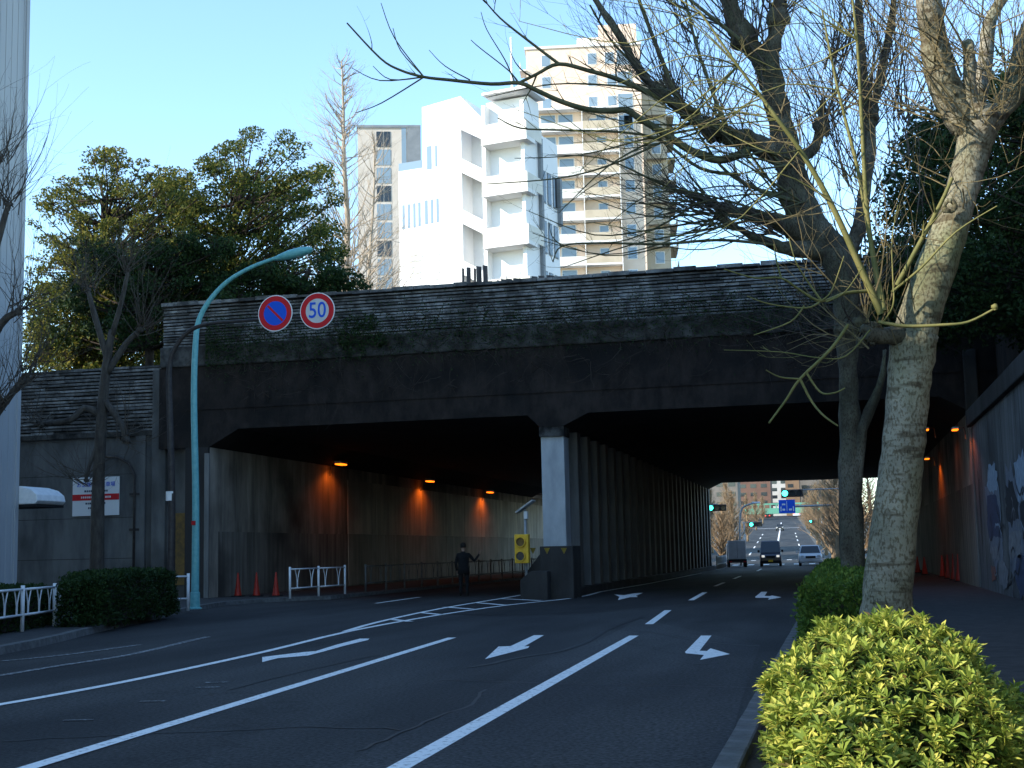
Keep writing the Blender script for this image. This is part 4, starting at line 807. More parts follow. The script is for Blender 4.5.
for e in ((393, 28), (352, 68), (355, 113), (381, 3), (373, 66)): trace(sh, [(424, 77, Y3-1.1), ((424+e[0])/2-8, (77+e[1])/2+(8 if e[1] > 60 else -2), Y3-1.15), (e[0], e[1], Y3-1.2)], .018, .008, 4)
trace(sh, [(470, 80, Y3-.95), (445, 66, Y3-1), (429, 50, Y3-1)], .018, .008, 4); trace(sh, [(740, 40, Y3), (715, 20, Y3), (690, 0, Y3), (660, -20, Y3)], .05, .02, 5, 8, .7); trace(sh, [(690, 112, Y3), (677, 98, Y3), (662, 60, Y3), (639, 0, Y3), (632, -30, Y3)], .065, .03, 6, 8, .6)
trace(sh, [(727, 130, Y3), (712, 90, Y3), (695, 40, Y3), (684, -10, Y3)], .05, .02, 5, 8, .7); trace(sh, [(790, 200, Y3), (750, 186, Y3), (720, 165, Y3), (690, 120, Y3)], .05, .02, 5, 8, .7)
# lower left fan of long thin branches over the overpass, leaving the limbs at many places
starts = [(668, 98), (690, 116), (705, 125), (714, 129), (732, 137), (752, 142), (770, 152), (785, 162), (780, 190), (775, 220), (750, 214), (728, 210), (705, 198), (790, 228), (745, 232), (720, 218), (760, 240), (800, 205)]
for i in range(46):
    x0, y0 = random.choice(starts); x0 += random.uniform(-10, 10); y0 += random.uniform(-5, 5); ln = random.uniform(60, 210); a_ = random.gauss(.12, .38); x1, y1 = x0-ln*math.cos(a_), y0-ln*math.sin(a_); sag = random.uniform(-.22, .2)*ln; w_ = random.uniform(-8, 8)
    if y1 > 268: y1 = random.uniform(235, 266)
    if y1 < 60: y1 = 60+random.uniform(0, 60)
    trace(sh, [(x0, y0, Y3+.3), (x0*.7+x1*.3, y0*.7+y1*.3+sag*.7+w_*.4, Y3-.1+random.uniform(-.4, .4)), (x0*.35+x1*.65, y0*.35+y1*.65+sag-w_*.5, Y3-.5+random.uniform(-.5, .5)), (x1, y1, Y3-.9+random.uniform(-.6, .6))], random.uniform(.016, .034), .007, 5, 7, .55)
trace(sh, [(775, 245, Y3), (720, 240, Y3-.2), (660, 244, Y3-.4), (600, 243, Y3-.6), (562, 246, Y3-.7), (553, 262, Y3-.8)], .035, .012, 5, 6, .5); trace(sh, [(562, 246, Y3-.7), (552, 236, Y3-.8), (549, 222, Y3-.8)], .016, .008, 4)
trace(sh, [(740, 175, Y3), (700, 168, Y3-.2), (660, 140, Y3-.3), (620, 132, Y3-.5), (560, 130, Y3-.7), (520, 128, Y3-.8), (498, 118, Y3-.8)], .04, .012, 5, 8, .6); trace(sh, [(660, 143, Y3-.3), (610, 165, Y3-.5), (560, 178, Y3-.7), (487, 184, Y3-.8)], .026, .01, 5, 6, .5)
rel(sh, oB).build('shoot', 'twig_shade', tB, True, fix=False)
sd_ = MB()
for a in ((745, 36, yB, 46, 3.0, .6, .02, (-.3, 0, 1)), (778, 10, yB, 34, 2.6, .5, .02, (.1, 0, 1)), (714, 130, yB-.4, 40, 2.8, .7, .018, (-.4, 0, .8)), (822, 125, yB+.2, 34, 2.6, .45, .018, (0, 0, 1)), (800, 205, yB, 40, 2.2, .7, .016, (-.3, -.3, .7)), (728, 210, yB-.5, 44, 2.6, .55, .015, (-1, 0, .25)), (700, 196, yB-.5, 24, 2.2, .55, .013, (-1, 0, .1)), (870, 115, yB+.4, 40, 2.8, .4, .018, (0, 0, 1)), (890, 60, yB+.4, 24, 2.4, .4, .016, (.1, 0, 1)), (847, 325, yB-.2, 22, 2.2, .7, .013, (-.6, -.3, .3)), (860, 300, yB, 26, 2.8, .5, .015, (.3, 0, .9)), (715, 215, yB-.5, 30, 2.4, .6, .013, (-1, 0, .35)), (668, 98, yB-.6, 34, 2.4, .6, .014, (-.5, 0, .8)), (835, 60, yB+.8, 40, 2.8, .35, .018, (0, 0, 1)), (905, 120, yB+.6, 40, 2.8, .4, .016, (.1, 0, 1)), (850, 180, yB+.5, 40, 2.6, .4, .016, (0, 0, 1)), (775, 235, yB-.4, 40, 2.6, .5, .014, (-1, -.2, .3)), (690, 40, yB-.3, 30, 2.4, .5, .014, (-.5, 0, .8)), (640, 71, yB-.7, 22, 2.0, .6, .014, (-.5, 0, .8))): shoots(sd_, *a)
for i in range(130):
    px, py = random.choice([(789, 162), (780, 120), (772, 85), (764, 50), (748, 44), (752, 142), (730, 136), (714, 129), (690, 116), (668, 98), (640, 71), (812, 150), (820, 110), (866, 180), (870, 120), (862, 60), (878, 90), (890, 30), (858, 230), (800, 205), (845, 285), (900, 160), (840, 120), (915, 210)]); c = at(px+random.uniform(-12, 12), py+random.uniform(-14, 14), yB+random.uniform(-.6, .9))
    spray(sd_, c, (random.gauss(-.15, .4), random.gauss(0, .3), random.uniform(.5, 1)), random.uniform(1.2, 3.4), random.uniform(.010, .022), 1, 3, .5, .08, .55, .11, 7)
stuff(rel(sd_, oB).build('twigs', 'twig_dark', tB, fix=False))

# bare tree in front of the wing wall, and one beyond the left edge
def bare_tree(label, base, y, pts, heads, group='bare street trees on the left pavement', rr=(.26, .2, .17, .1), name='street_tree'):
    b0 = Vector((at(*base, y).x, y, .14)); t = thing(name, label, 'tree', b0, 0, group); m = MB(); P = [b0]+[at(a, b, y) for a, b in pts]; q = smoothpath(P, 4); m.tube(q, lerpr(rr, len(q)), 9)
    for h in heads:
        limb(m, h, 7, 3, .06); px, py, yy, r = h[-1]; knob(m, at(px, py, yy), r*1.5, 7)
    rel(m, b0).build('trunk', 'bark_dark', t, True, fix=False); s = MB()
    for h in heads:
        px, py, yy, r = h[-1]; px0, py0, *_ = h[-2]; d = at(px, py, yy)-at(px0, py0, yy); d.normalize(); shoots(s, px, py, yy, 44, 1.9, .75, .013, (d.x*.8, 0, .35+max(d.z, -.2)), 1, 3)
    stuff(rel(s, b0).build('twigs', 'twig_dark', t, fix=False)); return t
bare_tree('dark bare pollarded tree standing in front of the notice board', (97, 580), 40, [(98, 500), (101, 430), (106, 370), (112, 330)], [[(100, 415, 40, .13), (84, 408, 39.8, .12), (70, 420, 39.6, .11), (42, 424, 39.5, .09)], [(106, 375, 40, .12), (125, 345, 40, .1), (140, 330, 40, .08)], [(104, 400, 40, .12), (122, 425, 39.8, .1), (126, 440, 39.6, .1)], [(99, 440, 40, .08), (88, 470, 39.7, .06), (86, 480, 39.6, .05)], [(108, 360, 40, .12), (96, 320, 40, .1), (88, 290, 40, .07)], [(112, 335, 40, .1), (122, 300, 40, .08), (128, 270, 40, .06)]])
bare_tree('bare branches of a tree reaching in at the left edge', (-40, 640), 30, [(-36, 520), (-30, 440), (-28, 380), (-30, 300)], [[(-30, 440, 30, .14), (-5, 415, 30, .11), (22, 380, 30, .07)], [(-28, 380, 30, .14), (0, 325, 30, .1), (18, 312, 30, .07)], [(-30, 330, 30, .12), (-5, 250, 30, .1), (8, 205, 30, .06)], [(-30, 460, 30, .12), (-12, 430, 30, .1), (0, 400, 29.8, .07)], [(-30, 300, 30, .1), (-20, 220, 30, .07), (0, 160, 30, .05)]])

# bare pale tree behind the overpass
def winter_tree(label, x, y, z0, h, r0, n, m_, width=.34, group=None, name='winter_tree', fine=2, rise=.5, low=.15, tk_=1.0):
    t = thing(name, label, 'tree', (x, y, z0), 0, group); tb = MB(); path = [Vector((random.gauss(0, .01)*h*(i/8), random.gauss(0, .01)*h, h*i/8)) for i in range(9)]; path[0] = Vector((0, 0, 0)); q = smoothpath(path, 2); tb.tube(q, lerpr([r0, r0*.6, r0*.12], len(q)), 7); tb.build('trunk', m_, t, True, fix=False); s = MB()
    for i in range(n):
        f = low+(1-low)*random.random()**.9; fi = f*(len(q)-1.001); p = q[int(fi)].lerp(q[int(fi)+1], fi-int(fi)); a = random.uniform(0, 6.28); L = h*width*(1.05-f)**.7*random.uniform(.5, 1.1)
        spray(s, p, (math.cos(a), math.sin(a), rise+random.uniform(-.2, .5)), L, max(r0*.26*(1.1-f), .035)*tk_, fine, 3, .45, .1, .5, .08, 6, 4)
    s.build('crown', m_, t, fix=False); return t
winter_tree('tall bare pale tree left of the white building', at(345, 290, 72).x, 72, 6, at(342, 62, 72).z-6, .34, 230, 'twig_pale', .3, 'bare pale trees behind the overpass')
winter_tree('slender bare pale tree close to the grey office block', at(372, 290, 78).x, 78, 6, at(358, 140, 78).z-6, .24, 130, 'twig_pale', .34, 'bare pale trees behind the overpass')

# ------------------------------------------------------------------ street furniture
# street lamp
pL = gp(195, 609, .14); lamp = thing('street_lamp', 'tall turquoise street lamp with curved arm left of the tunnel', 'street lamp', (pL.x, pL.y, .14)); yy = pL.y
def lp_(px, py): return at(px, py, yy)-Vector((pL.x, pL.y, .14))
m = MB(); q = smoothpath([(0, 0, 0), (0, 0, 3), lp_(194, 400), lp_(195.5, 345), lp_(199, 320), lp_(210, 300), lp_(228, 281), lp_(252, 267), lp_(276, 258)], 4); m.tube(q, lerpr([.115, .10, .09, .085, .075, .07, .06, .055, .05], len(q)), 12)
m.build('pole', 'teal_paint', lamp, True, fix=False); MB().lathe([(.19, 0), (.19, .03), (.14, .05), (.13, .45), (.115, .47)], (0, 0, 0), 14).build('base_sleeve', 'teal_paint', lamp)
m = MB(); a, b = lp_(274, 259), lp_(313, 249); u = (b-a).normalized(); q = [a+(b-a)*t for t in (0, .15, .4, .7, .92, 1)]; k = 10; w = [(.05, .05), (.11, .09), (.17, .14), (.18, .14), (.13, .09), (.02, .015)]; n0 = Vector((0, 1, 0)); up_ = u.cross(n0); up_ = up_ if up_.z > 0 else -up_
for p, (wy, wz) in zip(q, w): m.v += [tuple(p+n0*wy*math.cos(6.283*i/k)+up_*wz*math.sin(6.283*i/k)) for i in range(k)]
for j in range(5): m.f += [(j*k+i, j*k+(i+1) % k, (j+1)*k+(i+1) % k, (j+1)*k+i) for i in range(k)]
lh = m.build('lamp_head', 'teal_paint', lamp, True); c = a+(b-a)*.62; MB().lathe([(.02, -.1), (.08, -.07), (.10, 0)], c-up_*.06, 12).build('lens', 'grey_metal', lh)
c = lp_(196, 523); MB().box(-.05, .05, -.16, -.1, c.z-.06, c.z+.06).build('service_plate', 'sign_red', lamp)
# sign mast with two round signs
sm = thing('sign_mast', 'dark mast with curved arm carrying two round road signs', 'sign', (at(171, 590, 33.5).x, 33.5, .14)); so = sm.location.copy(); sp = lambda px, py, dy=0: at(px, py, 33.5)-so+Vector((0, dy, 0))
m = MB(); q = smoothpath([(0, 0, 0), (0, 0, 3), sp(170, 420), sp(169, 372), sp(174, 350), sp(188, 332), sp(208, 324), sp(240, 321), sp(330, 315)], 4); m.tube(q, lerpr([.11, .1, .09, .08, .07, .06, .05, .045, .04], len(q)), 10); m.build('mast', 'dark_metal', sm, True, fix=False)
MB().lathe([(.125, 0), (.125, .25)], sp(170.5, 497)-Vector((0, 0, .1)), 12).build('white_cuff', 'sign_white', sm)
for (px, py, kind) in ((277, 314, 'no_parking'), (319, 311.5, 'speed')):
    c = sp(px, py); r = .495; y0 = c.y-.12; cc = (c.x, c.z)
    d = MB().disc(cc, r, y0, y0+.02, 40).build('sign_plate', 'sign_white', sm); d['label'] = 'round no parking plate' if kind == 'no_parking' else 'round speed limit plate reading 50'
    MB().ring(cc, r*.67, r*.95, y0-.006, y0-.0005, 40).build('red_ring', 'sign_red', d)
    MB().box(c.x-.04, c.x+.04, y0+.02, c.y+.0, c.z-.3, c.z+.3).build('clamp', 'dark_metal', d)
    if kind == 'no_parking':
        MB().disc(cc, r*.668, y0-.004, y0-.0005, 40).build('blue_field', 'sign_blue', d); e = r*.66/math.sqrt(2); w = .052
        MB().prism([(c.x-e-w*.7+.03, y0-.010, c.z+e-w*.7), (c.x-e+w*.7, y0-.010, c.z+e+w*.7-.03), (c.x+e+w*.7-.03, y0-.010, c.z-e+w*.7), (c.x+e-w*.7, y0-.010, c.z-e-w*.7+.03)], (0, .005, 0)).build('red_slash', 'sign_red', d)
    else:
        MB().disc(cc, r*.668, y0-.004, y0-.0005, 40).build('grey_field', 'sign_grey', d); tx = text_mesh('50', .60, 'digits', 'sign_blue', d, Matrix.Translation((c.x, y0-.0085, c.z)) @ UP @ Matrix.Scale(.86, 4, (1, 0, 0)), .004)

# white guard railings
def railing(name, label, pts, h, m_='white_metal', post=2.0, group=None, first_gap=False, pick=3):
    t = thing(name, label, 'railing', pts[0], 0, group); o = Vector(pts[0]); Q = [Vector(p)-o for p in pts]
    for i in range(len(Q)-1):
        a, b = Q[i], Q[i+1]; L = (b-a).length; n_ = max(1, round(L/post)); u = (b-a)/n_
        for j in range(n_+(1 if i == len(Q)-2 else 0)):
            p = a+u*j; MB().tube([p, p+Vector((0, 0, h))], .042, 8).build('post', m_, t, True)
        for j in range(n_):
            p, q = a+u*j, a+u*(j+1)
            for z in (h-.08, .33): MB().tube([p+Vector((0, 0, z)), q+Vector((0, 0, z))], .026, 6).build('rail', m_, t, True)
            for k in range(pick):
                c = p+(q-p)*((k+.5)/pick)+Vector((0, 0, .33)); d = (q-p).normalized(); m = MB(); H_ = h-.41
                for s in (-1, 1): m.tube(smoothpath([c+d*s*.02, c+d*s*.04+Vector((0, 0, H_*.5)), c+d*s*.17+Vector((0, 0, H_))], 3), .014, 5)
                m.build('picket', m_, t)
    return t
a = gp(290, 598.5, .14); b = gp(345, 594, .14)
railing('guard_railing', 'short white guard railing at the mouth of the left tunnel', [a, b], 1.05, post=2.35, pick=2)
railing('guard_railing', 'guard railing coloured dim for the tunnel shade, receding along the left tunnel pavement', [(b.x+.01, b.y+2.2, .14), (b.x+.15, 82, .14)], 1.05, 'shaded_rail', 2.35, pick=2)
a = gp(54, 626, .14); b = gp(-60, 646, .14); railing('guard_railing', 'white guard railing at the left edge in front of the hedge', [(a.x-.55, a.y+2.1, .14), a, b], .92, post=2.1)
a = gp(188, 611, .14); railing('guard_railing', 'short white guard railing beside the foot of the street lamp', [(a.x-.7, a.y-.9, .14), a], 1.0, pick=1)
# traffic cones
def cone(label, loc, group, h=.72):
    t = thing('traffic_cone', label, 'traffic cone', loc, 0, group); MB().box(-.19, .19, -.19, .19, 0, .035).build('base', 'rubber', t, bevel=.01)
    MB().lathe([(.145, .036), (.13, .07), (.085, .36), (.03, h-.02), (.022, h)], (0, 0, 0), 14).build('cone', 'cone_red', t, True); MB().lathe([(.096, .335), (.079, .45)], (0, 0, 0), 14).build('band', 'sign_white', t) if False else None; return t
for i, px in enumerate((238, 256.5, 276)): p = gp(px, 596.5-.08*i, .14); cone(('leftmost', 'middle', 'rightmost')[i]+' of three red cones left of the white tunnel railing', p, 'red cones in the left tunnel', .86)
for i, (px, py, h) in enumerate(((918, 573, .8), (925, 574.5, .8), (943, 577, .9), (948.5, 578.5, .95), (954.5, 580, 1.0), (959.5, 581.5, 1.0))): p = gp(px, py, .10); cone(('first', 'second', 'third', 'fourth', 'fifth', 'sixth')[i]+' red cone from the left in the row by the right tunnel wall', p, 'red cones by the right tunnel wall', h)
# tunnel lamps
def tunnel_lamp(label, p, side, group, power=60, inward=1):
    t = thing('tunnel_lamp', label, 'lamp', p, 0, group); s = side
    MB().box(-.16, .16, -.42, .42, .03, .14).build('housing', 'grey_metal', t, bevel=.02); MB().prism([(-.14, -.38, .028), (.14, -.38, .028), (.14, .38, .028), (-.14, .38, .028), ], (0, 0, -.055)).build('glass', LAMP, t)
    MB().tube([(0, 0, .1), (-s*.45, 0, .12), (-s*.5, 0, -.15), (-s*.52, 0, -.5)], .03, 6).build('bracket', 'dark_metal', t)
    l = bpy.data.lights.new('lamp_light', 'SPOT'); l.spot_size = R(150); l.spot_blend = .5; l.energy = power; l.color = (1, .17, .012); l.shadow_soft_size = .08; lo = bpy.data.objects.new('lamp_light', l); col.objects.link(lo); lo.parent = t; lo.location = (0, 0, -.08); return t
for i, px in enumerate((341, 430, 490)):
    for x in (XL+.62,):
        v = ray(px, (464.5, 481.5, 492.5)[i]); t = x/v.x; p = Vector((x, v.y*t, EYE+v.z*t)); tunnel_lamp(('nearest', 'middle', 'farthest')[i]+' of three glowing orange lamps high on the left tunnel wall', p, 1, 'orange lamps in the left tunnel', (30, 42, 50)[i])
for i, (px, py) in enumerate(((955, 430), (927, 459), (926, 430))):
    p = atx(px, py, XR-.5) if i != 2 else at(px, py, 50); tunnel_lamp(('nearest orange lamp high on the right tunnel wall', 'farther orange lamp on the right tunnel wall', 'small orange lamp hanging below the right tunnel ceiling')[i], p, -1, 'orange lamps in the right tunnel', (30, 45, 8)[i]).scale = (.6, .6, .6)
# concrete crash block with blinker signal
pb = gp(553, 598); cbk = thing('crash_block', 'dark concrete crash block with yellow triangles in front of the pillar', 'barrier', (pb.x, 43.0, 0)); bx0, bx1 = at(524, 590, 43).x-pb.x, at(574, 590, 43).x-pb.x; bz = at(560, 546, 43.5).z
MB().box(bx0+.55, bx1, .0, 1.35, -.05, bz).build('block', 'concrete_dark', cbk, bevel=.03)
m = MB(); m.prism([(bx0, -.55, -.05), (bx0+.9, -.55, -.05), (bx0+.9, -.55, .9), (bx0+.35, -.55, .9), (bx0, -.55, .62)], (0, .548, 0)); m.build('nose', 'concrete_dark', cbk, bevel=.04); MB().prism([(bx0, .0, -.05), (bx0+.548, .0, -.05), (bx0+.548, .0, bz-.25), (bx0, 0, .75)], (0, 1.3, 0)).build('shoulder', 'concrete_dark', cbk, bevel=.02)
for px in (533, 547, 564): c = at(px, 551, 43)-cbk.location; MB().prism([(c.x-.1, -.012, c.z+.1), (c.x+.1, -.012, c.z+.1), (c.x, -.012, c.z-.1)], (0, .01, 0)).build('reflector', 'dull_yellow', cbk)
ps = at(527, 600, 42.6); sg = thing('blinker_signal', 'yellow two-lamp blinker signal on a thin pole with solar panel', 'signal', (ps.x, 42.6, 0)); so = sg.location.copy(); sp = lambda px, py: at(px, py, 42.6)-so
MB().tube([(0, 0, 0), (0, 0, sp(526, 508).z)], .045, 8).build('pole', 'grey_metal', sg, True); a, b = sp(516.5, 534.5), sp(531, 563); hs = MB().box(a.x, b.x, -.32, -.06, b.z, a.z).build('signal_box', 'yellow_paint', sg, bevel=.02)
for py, m_ in ((542, 'ochre'), (556, 'glass_dark')): c = sp(523, py); MB().disc((c.x, c.z), .14, -.345, -.322, 20).build('lens', m_, hs); MB().ring((c.x, c.z), .14, .165, -.42, -.322, 20).build('hood', 'yellow_paint', hs)
c = sp(526, 508); MB().prism([(c.x-.28, -.25, c.z-.16), (c.x+.28, -.25, c.z+.22), (c.x+.25, -.25, c.z+.26), (c.x-.31, -.25, c.z-.12)], (0, .5, 0)).build('solar_panel', 'grey_metal', sg); c = sp(526, 515); MB().box(c.x-.06, c.x+.06, -.08, .08, c.z-.12, c.z+.12).build('battery_box', 'sign_white', sg)

# ------------------------------------------------------------------ person
def person(label, loc, rz):
    t = thing('person', label, 'person', loc, rz)
    V = []; E_ = []; Rr = []
    def add(p, r, par=None): V.append(p); Rr.append(r); i = len(V)-1; (E_.append((par, i)) if par is not None else None); return i
    pel = add((0, 0, .98), (.16, .12)); wa = add((0, .01, 1.14), (.15, .115), pel); chs = add((0, 0, 1.36), (.18, .125), wa); nk0 = add((0, .01, 1.53), (.085, .08), chs); nk = add((0, .01, 1.6), (.06, .06), nk0); hd0 = add((0, -.01, 1.68), (.085, .095), nk); hd1 = add((0, -.015, 1.76), (.092, .108), hd0); hd2 = add((0, -.01, 1.84), (.07, .085), hd1)
    ns = add((0, -.125, 1.735), (.013, .016), hd1)
    for s in (-1, 1):
        h = add((s*.10, 0, .9), (.105, .11), pel); kn = add((s*.115, -.02, .5), (.072, .075), h); an = add((s*.12, .02, .1), (.048, .05), kn); add((s*.13, -.10, .045), (.045, .035), an)
        sh_ = add((s*.2, 0, 1.46), (.075, .08), chs)
        if s < 0: el = add((-.38, -.08, 1.24), (.052, .052), sh_); wr = add((-.54, -.16, 1.46), (.036, .036), el); pa = add((-.57, -.185, 1.53), (.035, .03), wr)
        else: el = add((.27, .03, 1.16), (.052, .052), sh_); wr = add((.25, -.10, .93), (.036, .036), el); pa = add((.245, -.13, .86), (.033, .03), wr)
        b = Vector(V[pa]); d = (b-Vector(V[wr])).normalized()
        for k, L in enumerate((.075, .085, .08, .065)):
            o = Vector((0, (k-1.5)*.02, 0)); f1 = add(tuple(b+d*.035+o), (.010, .010), pa); f2 = add(tuple(b+d*(.035+L*.55)+o*1.1+Vector((-.01*s, 0, 0))), (.009, .009), f1); add(tuple(b+d*(.03+L)+o*1.1+Vector((-.03*s, 0, 0))), (.008, .008), f2)
        th_ = add(tuple(b+Vector((-.02*s, -.045, .0))), (.011, .011), pa); add(tuple(b+d*.05+Vector((-.03*s, -.06, 0))), (.009, .009), th_)
    me = bpy.data.meshes.new('body'); me.from_pydata(V, E_, []); o = bpy.data.objects.new('body', me); col.objects.link(o); md = o.modifiers.new('s', 'SKIN'); md.use_smooth_shade = True
    for i, r in enumerate(Rr): me.skin_vertices[0].data[i].radius = r
    me.skin_vertices[0].data[0].use_root = True; sm_ = o.modifiers.new('d', 'SUBSURF'); sm_.levels = 2; sm_.render_levels = 2
    bm2 = bpy.data.meshes.new_from_object(o.evaluated_get(bpy.context.evaluated_depsgraph_get())); bpy.data.objects.remove(o); bm2.materials.clear()
    for k in ('jacket', 'skin', 'black'): bm2.materials.append(MATS[k])
    for p in bm2.polygons:
        c = p.center; p.use_smooth = True
        hand = (c.x < -.545 and c.z > 1.47) or (c.x > .2 and c.z < .91 and c.z > .7)
        p.material_index = 1 if (c.z > 1.58 or hand) else (2 if c.z < .1 else 0)
    b = bpy.data.objects.new('body', bm2); col.objects.link(b); b.parent = t
    h = MB(); h.lathe([(.103, -.02), (.112, .05), (.105, .11), (.07, .15), (.01, .165)], (0, .012, 1.735), 14); h.v = [(x*.95, y*1.08+.008, z) for x, y, z in h.v]; h.build('hair', 'hair', t, True)
    cl = MB(); cl.lathe([(.215, .80), (.205, .98), (.19, 1.12), (.205, 1.33), (.19, 1.47), (.1, 1.55)], (0, 0, 0), 16); cl.v = [(x, y*.78+.005, z) for x, y, z in cl.v]; cl.build('coat', 'jacket', t, True); return t
pp_ = at(464, 590, 46.5); person('person in dark coat standing with back turned in the left tunnel, one hand raised', (pp_.x, 46.5, 0), R(190))

# ------------------------------------------------------------------ vehicles
def vehicle(name, label, cat, loc, rz, L, W, H, hood, belt, paint_, group=None, van=False, plate='sign_white', front_dark=False, wr=.32):
    t = thing(name, label, cat, loc, rz, group); hw = W/2; y0, y1 = -L/2, L/2
    sec = []      # lower body: rounded sections from nose to tail
    for y, zt_, w in ((y0, belt*.62, .80), (y0+.12, hood*.9, .94), (y0+.3, hood, .985), (y0+.95 if not van else y0+.35, hood+.04, 1), (y0+1.3 if not van else y0+.5, belt, 1), (y1-.3, belt, 1), (y1-.08, belt*.97, .97), (y1, belt*.8, .9)):
        sec.append((y, zt_, w*hw))
    m = MB(); k = 8
    for y, zt_, w in sec: m.v += [(-w*.93, y, .24), (-w, y, .42), (-w, y, zt_-.14), (-w*.92, y, zt_), (w*.92, y, zt_), (w, y, zt_-.14), (w, y, .42), (w*.93, y, .24)]
    for j in range(len(sec)-1): m.f += [(j*k+i, j*k+(i+1) % k, (j+1)*k+(i+1) % k, (j+1)*k+i) for i in range(k)]
    m.f += [tuple(range(k)), tuple(range((len(sec)-1)*k, len(sec)*k))]; body = m.build('body', paint_, t, bevel=0)
    # cabin
    yb0 = y0+(1.15 if not van else .38); yr0 = y0+(1.75 if not van else .95); yr1 = y1-(.35 if not van else .15); yb1 = y1-.06
    m = MB(); z0 = belt-.03; a = hw*.93; b = hw*.76 if not van else hw*.83
    m.v += [(-a, yb0, z0), (a, yb0, z0), (a, yb1, z0), (-a, yb1, z0), (-b, yr0, H-.05), (b, yr0, H-.05), (b, yr1, H-.05), (-b, yr1, H-.05), (-b*.9, yr0+.1, H), (b*.9, yr0+.1, H), (b*.9, yr1-.1, H), (-b*.9, yr1-.1, H)]
    m.f += [(0, 1, 5, 4), (1, 2, 6, 5), (2, 3, 7, 6), (3, 0, 4, 7), (4, 5, 9, 8), (5, 6, 10, 9), (6, 7, 11, 10), (7, 4, 8, 11), (8, 9, 10, 11), (0, 3, 2, 1)]; m.build('cabin', paint_, t)
    def pane(c4, nm, ins=.07, off=.012, mm='glass_dark'):
        c4 = [Vector(c) for c in c4]; ce = sum(c4, Vector())/4; n_ = (c4[1]-c4[0]).cross(c4[3]-c4[0]).normalized(); n_ = n_ if n_.dot(ce-Vector((0, ce.y*.0 if abs(ce.x) > .3 else 0, 1))) > 0 else -n_
        q = [c+(ce-c).normalized()*ins*1.5+n_*off for c in c4]; MB().prism(q, -n_*.01).build(nm, mm, t)
    v = m.v; pane([v[0], v[1], v[5], v[4]], 'windscreen', .05); pane([v[2], v[3], v[7], v[6]], 'rear_window')
    for s, (i0, i1, i2, i3) in ((1, (1, 2, 6, 5)), (-1, (0, 3, 7, 4))):
        A, B, C, D = (Vector(v[i]) for i in (i0, i1, i2, i3)); f = .45
        pane([A, A.lerp(B, f), D.lerp(C, f), D], 'side_window'); pane([A.lerp(B, f), B, C, D.lerp(C, f)], 'side_window')
        MB().box(min(s*hw, s*(hw+.16)), max(s*hw, s*(hw+.16)), yb0+.25, yb0+.35, belt+.02, belt+.2).build('mirror', paint_ if not front_dark else 'black', t, bevel=.02)
        MB().box(s*hw*.68-.11, s*hw*.68+.11, y0+.02, y0+.14, belt*.66, belt*.66+.16).build('headlight', HEAD if front_dark else 'white_metal', t, bevel=.02)
        MB().box(s*hw*.82-.08, s*hw*.82+.08, y1-.06, y1+.01, belt*.7, belt*.7+.24).build('tail_light', 'sign_red', t, bevel=.015)
        for yw in (y0+.72, y1-.72):
            w = thing('wheel', None, None, (s*(hw-.1), yw, wr)); w.parent = t; tm = MB(); tm.lathe([(wr*.7, -.1), (wr, -.085), (wr, .085), (wr*.7, .1)], (0, 0, 0), 18); tm.v = [(z, x, y) for x, y, z in tm.v]; tm.build('tyre', 'rubber', w)
            rm = MB(); rm.lathe([(wr*.66, -.104), (wr*.66, .104)], (0, 0, 0), 14); rm.v = [(z, x, y) for x, y, z in rm.v]; rm.build('rim', 'grey_metal', w)
    MB().box(-hw*.42, hw*.42, y0-.012, y0+.1, belt*.60, belt*.60+.17).build('grille', 'black', t); MB().box(-hw*.95, hw*.95, y0-.04, y0+.1, .26, .47).build('bumper', paint_ if not front_dark else 'black', t, bevel=.04); MB().box(-.17, .17, y0-.062, y0-.042, .36, .52).build('number_plate', plate, t); return t
p = gp(768, 567.2); vehicle('van', 'dark navy boxy minivan with lit headlights driving out behind the tunnel', 'van', (p.x, p.y+5.0, 0), R(2), 3.5, 1.66, 1.98, .95, 1.08, 'car_navy', None, True, 'yellow_paint', True)
p = gp(809, 566.6); vehicle('car', 'white estate car in the right lane beyond the tunnel', 'car', (p.x, p.y+5.6, 0), R(2), 4.4, 1.78, 1.58, .86, .98, 'car_white')
y = 318.; p = at(780, 530, y); vehicle('car', 'dark grey car coming down the hill beyond the crossing', 'car', (p.x, y, hillz(y)), R(2), 4.3, 1.75, 1.5, .85, .95, 'car_grey')
# small box truck parked on the left
p = gp(736.5, 567.5); bt = thing('box_truck', 'small white box truck parked at the left kerb beyond the tunnel', 'truck', (p.x, p.y+1.2, 0), R(6))
MB().box(-.66, .66, -.7, 2.0, .62, 2.05).build('cargo_box', 'box_white', bt, bevel=.03); MB().box(-.01, .01, -.712, -.701, .7, 1.95).build('door_seam', 'dark_metal', bt); MB().box(-.7, .7, -.68, 3.4, .42, .60).build('chassis', 'black', bt); MB().box(-.74, .74, 2.15, 3.45, .602, 1.85).build('cab', 'car_white', bt, bevel=.12); MB().box(-.6, .6, -.74, -.69, .35, .5).build('bumper', 'dark_metal', bt)
for s in (-1, 1):
    MB().box(s*.55-.1, s*.55+.1, -.76, -.745, .4, .48).build('tail_light', 'sign_red', bt)
    for yw in (0, 2.8): tm = MB(); tm.lathe([(.18, -.09), (.29, -.08), (.29, .08), (.18, .09)], (0, 0, 0), 16); tm.v = [(z+s*.64, x+yw, y_+.29) for x, y_, z in tm.v]; tm.build('wheel', 'rubber', bt)
